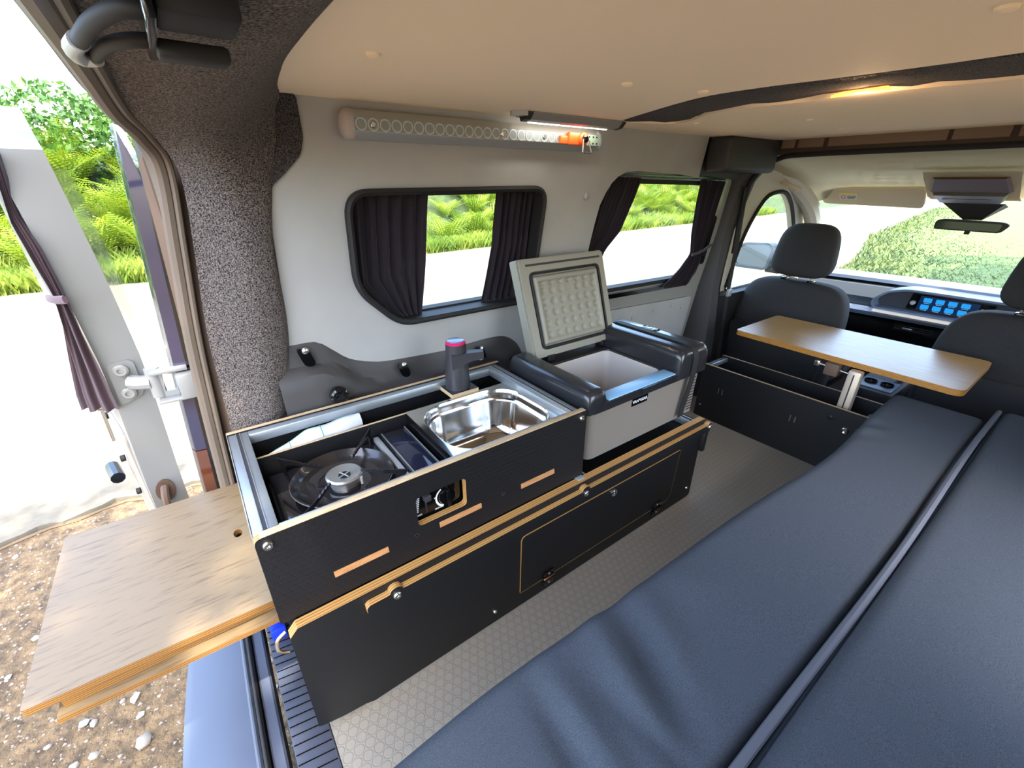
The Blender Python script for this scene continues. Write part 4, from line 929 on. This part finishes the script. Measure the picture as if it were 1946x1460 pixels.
# black catch under the rear header
rc = thing('door_catch', 'black steel door catch with two bent rods under the rear header', 'catch', (.03, .42, 1.09))
obj('block', B(.020, .062, .352, .398, 1.084, 1.102, .003), M['rubber'], rc); obj('block', B(.018, .060, .412, .436, 1.074, 1.084, .003), M['rubber'], rc)
obj('block', B(.018, .058, .438, .460, 1.078, 1.088, .003), M['rubber'], rc)
obj('mounting_plate', B(.014, .019, .345, .455, 1.078, 1.105, .001), M['gloss'], rc)
obj('rod', tube(nb(), smooth_path([(.018, .385, 1.09), (.004, .390, 1.09), (-.012, .425, 1.088), (-.024, .485, 1.088)], 5), .0052, 14), M['rubber'], rc)
obj('rod', tube(nb(), smooth_path([(.018, .432, 1.085), (.006, .438, 1.085), (-.008, .468, 1.086), (-.018, .525, 1.088)], 5), .0046, 14), M['rubber'], rc)
obj('loop_end', tube(nb(), smooth_path([(-.023, .475, 1.088), (-.029, .505, 1.088), (-.027, .535, 1.088), (-.018, .528, 1.088)], 5), .0060, 14), M['alumat'], rc)

# ================================================================== curtains
def curtain(name, L, R_, folds, amp, lab, fm, mt=None, n=64, rows=24, tie=None, group=None):
    """L, R_ = left and right edge polylines (u, v) from top to bottom"""
    Lp = resample([(a, b_, 0) for a, b_ in L], rows + 1); Rp = resample([(a, b_, 0) for a, b_ in R_], rows + 1)
    b = nb(); grid = []
    for j in range(rows + 1):
        row = []; wd = (Rp[j] - Lp[j]).length
        for i in range(n + 1):
            t = i / n; p = Lp[j].lerp(Rp[j], t); ph = t * folds * 2 * pi
            w = amp * (sin(ph + .5 * sin(j * .22)) + .35 * sin(2.3 * ph + 1 + j * .05))
            row.append(b.verts.new(fm(p.x, p.y + .002 * sin(ph) * (j > rows - 2), w)))
        grid.append(row)
    for j in range(rows):
        for i in range(n): b.faces.new((grid[j][i], grid[j][i + 1], grid[j + 1][i + 1], grid[j + 1][i]))
    bmesh.ops.solidify(b, geom=list(b.faces), thickness=.0012)
    o = obj(name, b, mt or M['curtain'], None, 80); tag(o, lab, 'curtain', group); return o
CF = lambda u, v, w: WL(u, v, .032 + w)
curtain('curtain', [(.322, .968), (.320, .86), (.320, .757), (.36, .714), (.395, .675), (.425, .657)], [(.532, .976), (.526, .87), (.520, .80), (.500, .66)], 6, .008, 'dark curtain covering the left part of the rear side window', CF)
curtain('curtain', [(.742, .976), (.736, .83), (.70, .66)], [(.880, .970), (.874, .83), (.862, .66)], 6.5, .008, 'dark curtain at the right part of the rear side window', CF)
CD = lambda u, v, w: DY(u, v, -.024 + w)
curtain('curtain', [(1.150, 1.014), (1.128, .93), (1.10, .80), (1.08, .62)], [(1.335, 1.010), (1.318, .95), (1.272, .84), (1.205, .78), (1.16, .68), (1.13, .62)], 9, .005, 'dark curtain drawn to the left side of the sliding door window', CD)
c4 = curtain('curtain', [(1.70, 1.006), (1.706, .93), (1.728, .80), (1.755, .715), (1.70, .655), (1.60, .588)], [(1.872, .998), (1.862, .93), (1.850, .82), (1.836, .72), (1.84, .67), (1.79, .585)], 8, .006, 'dark curtain tied back at the right side of the sliding door window', CD)
obj('tie_back', tube(nb(), [CD(1.748, .715, -.012), CD(1.79, .722, -.016), CD(1.845, .730, -.008), CD(1.90, .745, .0)], .006, 8), M['curtain'], c4)
obj('rail', tube(nb(), [DY(1.15, 1.018, -.02), DY(1.87, 1.004, -.02)], .003, 8), M['screw'], w2)

# ================================================================== open rear door
dv = Vector((-.22, .975)).normalized(); nv_ = Vector((-dv.y, dv.x)); nv_ = Vector((-.975, -.22)).normalized()
P0 = Vector((-.150, 1.215))
def RD(u, v, w):
    k = -.05 * (v - .6) ** 2 * 0 + .03 * max(0, v - .62)  # slight tumblehome of the stile
    q = P0 + dv * u + nv_ * w
    return (q.x + float(np.interp(v, [-.25, .28, .62, .75, .88, 1.0, 1.12], [-.014, -.012, .006, .003, -.001, -.009, -.016])), q.y - .10 * (v - .6), v)
outer = rpoly([(0, -.25), (.62, -.25), (.62, 1.10), (.02, 1.118)], [.01, .03, .08, .04], 6)
outer = outer + [(0, 1.05 - .1 * k) for k in range(12)]
hole = rpoly([(.055, .50), (.56, .50), (.56, 1.04), (.055, 1.05)], .05, 6)
hole = hole + [(.055, .97 - .1 * k) for k in range(4)]
d2 = struct('door_2', panel(nb(), outer, [hole], .0, .062, RD), M['white'], 'open white rear door with its window, hinged at the left corner')
obj('glass', panel(nb(), inset(hole, -.03), [], -.008, -.002, RD), M['glass'], d2)
obj('outer_glass', panel(nb(), [(-.004, .70), (.50, .70), (.50, 1.04), (.0, 1.02)] + [(-.004, .95), (-.004, .87), (-.004, .79)], [], -.030, -.024, RD), M['glass'], d2)
obj('outer_trim', panel(nb(), outer, [inset(hole, -.012)], -.007, 0, RD), M['white'], d2)
obj('inner_panel', panel(nb(), rpoly([(.07, -.18), (.56, -.18), (.56, .44), (.07, .44)], .03), [], .062, .066, RD), M['cream'], d2)
b = nb(); tube(b, [RD(.30, .46, .075), RD(.30, .33, .075)], .004, 8); lathe(b, [(.008, -.01), (.008, .01)], RD(.30, .44, .072), 12, 'x'); obj('latch_rod', b, M['screw'], d2)
for z in (.40, .25, .12): b = nb(); lathe(b, [(.010, -.006), (.010, .004)], RD(.33, z, .070), 12, 'x'); obj('buffer', b, M['rubber'], d2)
b = nb(); tube(b, [RD(.35, .18, .10), RD(.44, .18, .10)], .018, 10); obj('door_stop', b, M['gloss'], d2)
# grommet in the stile face
gp = [(.031 + .020 * cos(a), .285 + .034 * sin(a)) for a in [2 * pi * k / 20 for k in range(20)]]
RS = lambda u, v, w: tuple(Vector(RD(0, v, u)) + Vector((0, -w, 0)))
obj('grommet', panel(nb(), gp, [], -.001, .004, RS), M['brown'], d2); obj('cable_boot', tube(nb(), smooth_path([RS(.031, .30, 0), RS(.035, .27, .02), RS(.036, .235, .028)], 3), .009, 8), M['brown'], d2)
# hinge
hg = obj('hinge', panel(nb(), rpoly([(.008, .560), (.054, .545), (.054, .648), (.008, .648)], .014), [], 0, .006, RS), M['white'], d2)
for z in (.628, .572): b = nb(); lathe(b, [(.014, 0), (.014, -.005), (.010, -.008), (.006, -.008), (.005, -.004)], RS(.034, z, .006), 18, 'y'); obj('hinge_bolt', b, M['white'], hg)
b = nb(); tube(b, [(-.166, 1.19, .600), (-.150, 1.175, .600), (-.128, 1.165, .600)], .016, 10); tube(b, [(-.124, 1.165, .565), (-.124, 1.165, .632)], .014, 12); obj('hinge_arm', b, M['white'], hg)
hb = thing('door_hinge_bracket', 'white steel hinge bracket joining the open rear door to the body', 'hinge', (-.09, 1.15, .6))
b = nb(); panel(b, rpoly([(-.128, .560), (-.058, .558), (-.052, .612), (-.118, .632)], .006), [rpoly([(-.112, .575), (-.088, .575), (-.086, .612), (-.108, .618)], .004)], 1.155, 1.165, XZ); box(b, -.128, -.060, 1.13, 1.1549, .624, .632, .002); box(b, -.128, -.060, 1.13, 1.1549, .556, .563, .002)
obj('plate', b, M['white'], hb)
obj('web', B(-.085, -.052, 1.115, 1.156, .562, .620, .003), M['white'], hb)
# rear curtain hung on the open door
RC = lambda u, v, w: (u + .25 * w, 1.193 - .10 * (v - .6) - (.214 + u) * 1.74 + w, v)
c5 = curtain('curtain', [(-.226, 1.04), (-.225, 1.0), (-.239, .924), (-.235, .855), (-.225, .797), (-.240, .733), (-.259, .661), (-.287, .549), (-.293, .505)], [(-.204, 1.05), (-.222, .952), (-.209, .894), (-.206, .80), (-.206, .722), (-.205, .64), (-.205, .577), (-.204, .545)], 2.5, .008, 'brownish curtain tied at its waist on the open rear door', RC, M['curtainr'])
obj('tie_back', tube(nb(), [RC(-.200, .800, -.012), RC(-.215, .797, -.016), RC(-.228, .796, -.014), RC(-.238, .792, -.004)], .008, 8, sq=.5), M['curtainr'], c5)
# tail light
tl = thing('tail_light', 'tall tail light on the rear left body corner beside the weather strip', 'lamp', (-.07, 1.18, .7))
def TLs(z0, z1, x_in, y0, y1, mt, nm, dx=0):
    rs = []
    for k in range(13):
        z = z0 + (z1 - z0) * k / 12; xb = -.112 + .080 * max(0, (z - .25)) ** 1.15 * .95 + dx; t = min(1, (1.10 - z) / .10); 
        xi = xb + x_in * max(.05, t)
        rs.append([(xb, y1, z), (xb - .004, (y0 + y1) / 2, z), (xb + .004, y0, z), (xi, y0 - .004, z), (xi + .01, y1, z)])
    return obj(nm, loft(nb(), rs, True, True, True), mt, tl)
TLs(.415, 1.095, .030, 1.15, 1.20, M['lens'], 'upper_lens'); TLs(.22, .412, .030, 1.15, 1.20, M['lensred'], 'lower_lens')
TLs(.22, 1.07, .020, 1.135, 1.148, M['gloss'], 'housing', .030)
TLs(.50, 1.09, .006, 1.199, 1.215, mat('lens_rim', (120, 160, 190), .08, coat=1), 'lens_rim', -.002)
struct('wall_rear_corner', loft(nb(), [[(-.075 + .06 * max(0, z - .25), 1.135, z), (-.06 + .06 * max(0, z - .25), 1.19, z), (.06, 1.225, z), (.06, 1.12, z), (-.02, 1.118, z)] for z in (-.3, .25, .6, .9, 1.04)], True, True, True), M['brown'], 'outer metal of the rear left body corner')

# ================================================================== outside
GZ = -.6
rnd = np.random.RandomState(3)
gd = struct('ground', B(-14, 60, -14, 60, GZ - .1, GZ), M['gravel'], 'gravel lay-by ground around the van')
# road
xl_ = [-40 + i * .25 for i in range(160)] + [i * .5 for i in range(0, 24)] + [12, 16, 22, 30, 44, 60, 90]
def redge(x):
    b_ = np.interp(x, [-60, 5, 11.2, 17.7, 35.8, 90], [2.66, 2.75, 3.3, 5.0, 7.7, 14]); return b_
def ledge(x): return np.interp(x, [-60, 5, 12, 22, 31, 43, 90], [9.5, 9.9, 10.6, 11.4, 12.2, 13.3, 18])
xs = sorted(set([-14 + i * .05 for i in range(380)] + [5 + i for i in range(60)]))
top = [(x, float(redge(x)) + .035 * sin(x * 7) + .025 * sin(x * 19 + 1) + random.uniform(-.012, .012)) for x in xs]
bot = [(x, float(ledge(x)) + .08 * sin(x * 2.1) + random.uniform(-.04, .04)) for x in xs[::3]]
bm = nb(); panel(bm, top + bot[::-1], [], GZ, GZ + .025, XY); struct('floor_road', bm, M['road'], 'pale sunlit country road')
# edge crack of broken tarmac
bm = nb(); tube(bm, [(x, y - .012, GZ + .004) for x, y in top[::2] if x < 6], [random.uniform(.005, .014) for _ in [0 for x, y in top[::2] if x < 6]], 5); o = struct('trim_road_edge', bm, mat('crumbled_edge', (96, 80, 60), .95), 'dark crumbled edge of the road')
# verges and bank
bm = nb(); rings = []
for i in range(75):
    x = -16 + i; y0 = float(ledge(x)) - .15
    rings.append([(x, y0, GZ + .012), (x, y0 + .9, GZ + .08), (x, y0 + 1.8, GZ + .3), (x, y0 + 3.0, GZ + 1.1 + .2 * sin(x)), (x, y0 + 4.5, GZ + 2.0 + .3 * sin(x * .7)), (x, y0 + 9, GZ + 2.4)])
loft(bm, rings, False); struct('ground_bank', bm, M['soil'], 'earth bank beyond the far road edge')
bm = nb(); rings = []
for i in range(60):
    x = 6.5 + i; y0 = float(redge(x)) + .02; a = min(1, (x - 6.5) / 3)
    rings.append([(x, y0 - 6 * a * 0 - (0 if a > 0 else 3), GZ + .012), (x, y0 - 1.2, GZ + .03 + .06 * a), (x, y0 - 4, GZ + .05 + .25 * a), (x, y0 - 14, GZ + .05 + .7 * a)])
loft(bm, rings, False); struct('ground_verge', bm, M['turf'], 'sunny grass verge ahead of the van')
def big(name, V, F, mt, kind='stuff', label=None, cat=None, par=None):
    me = bpy.data.meshes.new(name); V = np.asarray(V, dtype=np.float32); F = np.asarray(F, dtype=np.int32)
    me.vertices.add(len(V)); me.vertices.foreach_set('co', V.ravel()); k = F.shape[1]
    me.loops.add(F.size); me.loops.foreach_set('vertex_index', F.ravel()); me.polygons.add(len(F))
    me.polygons.foreach_set('loop_start', np.arange(0, F.size, k, dtype=np.int32)); me.polygons.foreach_set('loop_total', np.full(len(F), k, dtype=np.int32))
    me.update(); me.materials.append(mt); o = bpy.data.objects.new(name, me); C.objects.link(o)
    if par: o.parent = par
    if kind: o['kind'] = kind
    if label: o['label'] = label
    if cat: o['category'] = cat
    return o
def blades(P, h, w, lean):
    n = len(P); a = rnd.uniform(0, 2 * pi, n); la = rnd.uniform(0, 2 * pi, n)
    h = h * rnd.uniform(.6, 1.3, n); d = np.stack([np.cos(a), np.sin(a), np.zeros(n)], 1) * (w * rnd.uniform(.6, 1.3, n))[:, None]
    L = np.stack([np.cos(la), np.sin(la), np.zeros(n)], 1) * (h * lean)[:, None]; U = np.zeros((n, 3)); U[:, 2] = h
    V = np.stack([P - d, P + d, P + L * .35 + U * .6 + d * .6, P + L + U], 1).reshape(-1, 3)
    i = np.arange(n)[:, None] * 4
    F = np.concatenate([i + [0, 1, 2], i + [0, 2, 3]]); return V, F
# far verge grass
n = 52000; x = rnd.uniform(-7, 26, n); off = np.abs(rnd.normal(0, .75, n)); y = np.interp(x, [-60, 5, 12, 22, 31, 43, 90], [9.5, 9.9, 10.6, 11.4, 12.2, 13.3, 18]) + off - .05
z = GZ + .012 + np.clip(off - .9, 0, 3) * .25
V, F = blades(np.stack([x, y, z], 1), .30, .012, .5); big('grass', V, F, M['grass'], label='long sunlit grass along the far road edge', cat='grass')
n = 70000; x = 6.5 + 34 * rnd.uniform(0, 1, n) ** 1.6; u = rnd.uniform(0, 1, n) ** .8; y = np.interp(x, [-60, 5, 11.2, 17.7, 35.8, 90], [2.66, 2.75, 3.3, 5.0, 7.7, 14]) - u * (2 + x * .35)
V, F = blades(np.stack([x, y, np.full(n, GZ + .02) + np.clip(u * (2 + x * .35) - 1.2, 0, 20) * .05], 1), .11, .011, .7); big('grass.001', V, F, M['lawn'], label='short grass on the verge seen through the windscreen', cat='grass')
# ferns
def fern_mesh(seed):
    r = np.random.RandomState(seed); V = []; F = []
    for f in range(9):
        az = f * 2 * pi / 9 + r.uniform(-.3, .3); Lf = r.uniform(.75, 1.15); arch = r.uniform(.5, .9); n = 20; pts = []
        for i in range(n + 1):
            t = i / n; ro = Lf * (t * .35 + arch * .55 * t * t); zz = Lf * (t * 1.0 - .45 * arch * t ** 2.2); pts.append(np.array([cos(az) * ro, sin(az) * ro, zz]))
        side = np.array([-sin(az), cos(az), 0.])
        for i in range(3, n):
            p = pts[i]; t = i / n; tang = pts[min(i + 1, n)] - pts[i - 1]; tang /= np.linalg.norm(tang); ln = .34 * Lf * (sin(pi * min(1, (t * 1.02)) ** .75) + .04)
            for s in (-1, 1):
                dr_ = side * s * .86 + tang * .42 + np.array([0, 0, -.12]); wv = tang * .016
                m_ = 4
                for k in range(m_):
                    a0 = ln * k / m_; a1 = ln * (k + 1) / m_; wA = (1 - k / m_) * 1.1; b0 = len(V)
                    V += [p + dr_ * a0 - wv * .3 * wA, p + dr_ * (a0 + (a1 - a0) * .5) + wv * 1.7 * wA, p + dr_ * a1, p + dr_ * (a0 + (a1 - a0) * .5) - wv * 1.7 * wA]
                    F.append([b0, b0 + 1, b0 + 2, b0 + 3])
    V = np.array(V, dtype=np.float32); F = np.array(F, dtype=np.int32)
    me = bpy.data.meshes.new('fern'); me.vertices.add(len(V)); me.vertices.foreach_set('co', V.ravel()); me.loops.add(F.size); me.loops.foreach_set('vertex_index', F.ravel())
    me.polygons.add(len(F)); me.polygons.foreach_set('loop_start', np.arange(0, F.size, 4, dtype=np.int32)); me.polygons.foreach_set('loop_total', np.full(len(F), 4, dtype=np.int32)); me.update(); me.materials.append(M['fern']); return me
fm = [fern_mesh(s) for s in range(5)]
def bankz(off): return float(np.interp(off, [0, .9, 1.8, 3.0, 4.5, 9], [0.012, .08, .3, 1.1, 2.0, 2.4]))
k = 0
for i in range(240):
    if i < 120: x = random.uniform(-6.5, 3)
    else: x = random.uniform(3, 22)
    off = .75 + 3.6 * random.random() ** .8
    o = bpy.data.objects.new('fern', fm[i % 5]); C.objects.link(o); o.location = (x, float(ledge(x)) + off, GZ + bankz(off + .15) - .05)
    s = random.uniform(.75, 1.25); o.scale = (s, s, s); o.rotation_euler = (random.uniform(-.2, .2), random.uniform(-.2, .2), random.uniform(0, 6.28))
    w_ = 'beyond the open rear door' if x < 1 else ('seen through the rear side window' if x < 9 else 'seen through the sliding door window')
    tag(o, ('low' if off < 1.9 else 'upper') + ' bright green bracken fern ' + w_, 'fern', ('low' if off < 1.9 else 'upper') + ' ferns ' + w_)
# dark leafy hedge behind the ferns
def leafcloud(name, cs, n, size, label, cat, kind='stuff', mt=None):
    cs = np.array(cs); k = rnd.randint(0, len(cs), n); c = cs[k, :3]; R = cs[k, 3:6]
    d = rnd.normal(0, 1, (n, 3)); d /= np.linalg.norm(d, axis=1)[:, None]; P = c + d * R * (rnd.uniform(.72, 1.05, n) ** .6)[:, None]
    a = rnd.normal(0, 1, (n, 3)); a /= np.linalg.norm(a, axis=1)[:, None]; b_ = np.cross(a, rnd.normal(0, 1, (n, 3))); b_ /= np.linalg.norm(b_, axis=1)[:, None]
    s = (size * rnd.uniform(.6, 1.4, n))[:, None]
    V = np.stack([P - a * s, P + b_ * s * .5, P + a * s, P - b_ * s * .5], 1).reshape(-1, 3); F = (np.arange(n)[:, None] * 4 + [0, 1, 2, 3])
    return big(name, V, F, mt or M['leaf'], kind, label, cat)
cs = []
for i in range(60):
    x = -9 + i * .75 + random.uniform(-.3, .3); y0 = float(ledge(x)); hh = random.uniform(.9, 1.35)
    cs.append((x, y0 + 4.6 + random.uniform(-.5, .8), GZ + 2.1 + random.uniform(-.1, .35), 1.0, .9, hh))
leafcloud('hedge', cs, 90000, .07, 'dark leafy hedge growing behind the ferns', 'hedge')
# stones on the gravel
def stone_mesh(s):
    b = bmesh.new(); bmesh.ops.create_icosphere(b, subdivisions=1, radius=1); rr = random.Random(s)
    for v in b.verts: v.co = Vector((v.co.x * rr.uniform(.8, 1.2), v.co.y * rr.uniform(.6, 1), v.co.z * rr.uniform(.4, .7)))
    return mesh_from(b, 'stone', M['stone'], 60)
sm_ = [stone_mesh(s) for s in range(6)]
for i in range(170):
    o = bpy.data.objects.new('stone', sm_[i % 6]); C.objects.link(o); o.parent = gd; r = random.uniform(.006, .020) * (1.5 if i % 9 == 0 else 1)
    o.location = (random.uniform(-1.5, -.12), random.uniform(.8, 2.6), GZ + r * .25); o.scale = (r, r, r); o.rotation_euler = (0, 0, random.uniform(0, 6))
n = 9000; P = np.stack([rnd.uniform(-2.4, .3, n), rnd.uniform(.3, 2.75, n), np.full(n, GZ)], 1); s = (.0025 + .006 * rnd.uniform(0, 1, n) ** 2.5)
base = np.array([[1, 0, 0], [-.5, .8, 0], [-.5, -.8, 0], [.1, 0, .8]]); ang = rnd.uniform(0, 6.28, n); ca, sa = np.cos(ang), np.sin(ang)
V = np.zeros((n, 4, 3)); V[:, :, 0] = (base[None, :, 0] * ca[:, None] - base[None, :, 1] * sa[:, None]) * s[:, None]; V[:, :, 1] = (base[None, :, 0] * sa[:, None] + base[None, :, 1] * ca[:, None]) * s[:, None]; V[:, :, 2] = base[None, :, 2] * s[:, None]
V += P[:, None, :]; i4 = np.arange(n)[:, None] * 4; F = np.concatenate([i4 + [0, 1, 3], i4 + [1, 2, 3], i4 + [2, 0, 3]])
big('pebble', V.reshape(-1, 3), F, M['stone'], par=gd)
# tree standing behind the van: its crown dapples the sun on the board and gravel
tc_ = Vector((-.2, 1.1, .3)) + SUN * 5.6
cs = [(tc_.x + random.uniform(-1.9, 1.2), tc_.y + random.uniform(-1.6, .85), tc_.z + random.uniform(-.3, .6), .8, .8, .35) for _ in range(30)]
cs += [(.75 + random.uniform(-1.0, 1.0), -1.95 + random.uniform(-.6, .6), 4.5 + random.uniform(-.3, .5), .7, .6, .4) for _ in range(22)]  # unseen dense clusters added to block sun through the right side opening
tt = thing('tree', 'leafy tree behind the van whose crown shades the open rear, extra clusters added to block sun', 'tree', (tc_.x - .6, tc_.y - .6, GZ))
lc = leafcloud('crown', cs[:30], 3600, .11, None, None, 'stuff'); ld_ = leafcloud('crown', cs[30:], 9000, .11, None, None, 'stuff'); ld_.parent = tt; ld_.matrix_parent_inverse = pinv(tt); lc.parent = tt; lc.matrix_parent_inverse = pinv(tt)
cs2 = [(9.6 + random.uniform(-2, 2.4), -2.0 + random.uniform(-1.6, .9), 4.6 + random.uniform(-.6, .8), .9, .9, .6) for _ in range(22)]
t2 = thing('tree.001', 'leafy roadside tree ahead of the van shading part of the verge', 'tree', (9.6, -2.4, GZ))
l2 = leafcloud('crown', cs2, 9000, .14, None, None, 'stuff'); l2.parent = t2; l2.matrix_parent_inverse = pinv(t2)
b = nb(); tube(b, smooth_path([(9.6, -2.4, GZ), (9.7, -2.3, 2), (9.6, -2.0, 4.4)], 5), [.18 - .01 * k for k in range(11)], 10); obj('trunk', b, M['bark'], t2)
b = nb(); tube(b, smooth_path([(tc_.x - .6, tc_.y - .6, GZ), (tc_.x - .55, tc_.y - .55, 2), (tc_.x - .2, tc_.y - .2, tc_.z)], 5), [.16 - .008 * k for k in range(11)], 10); obj('trunk', b, M['bark'], tt)
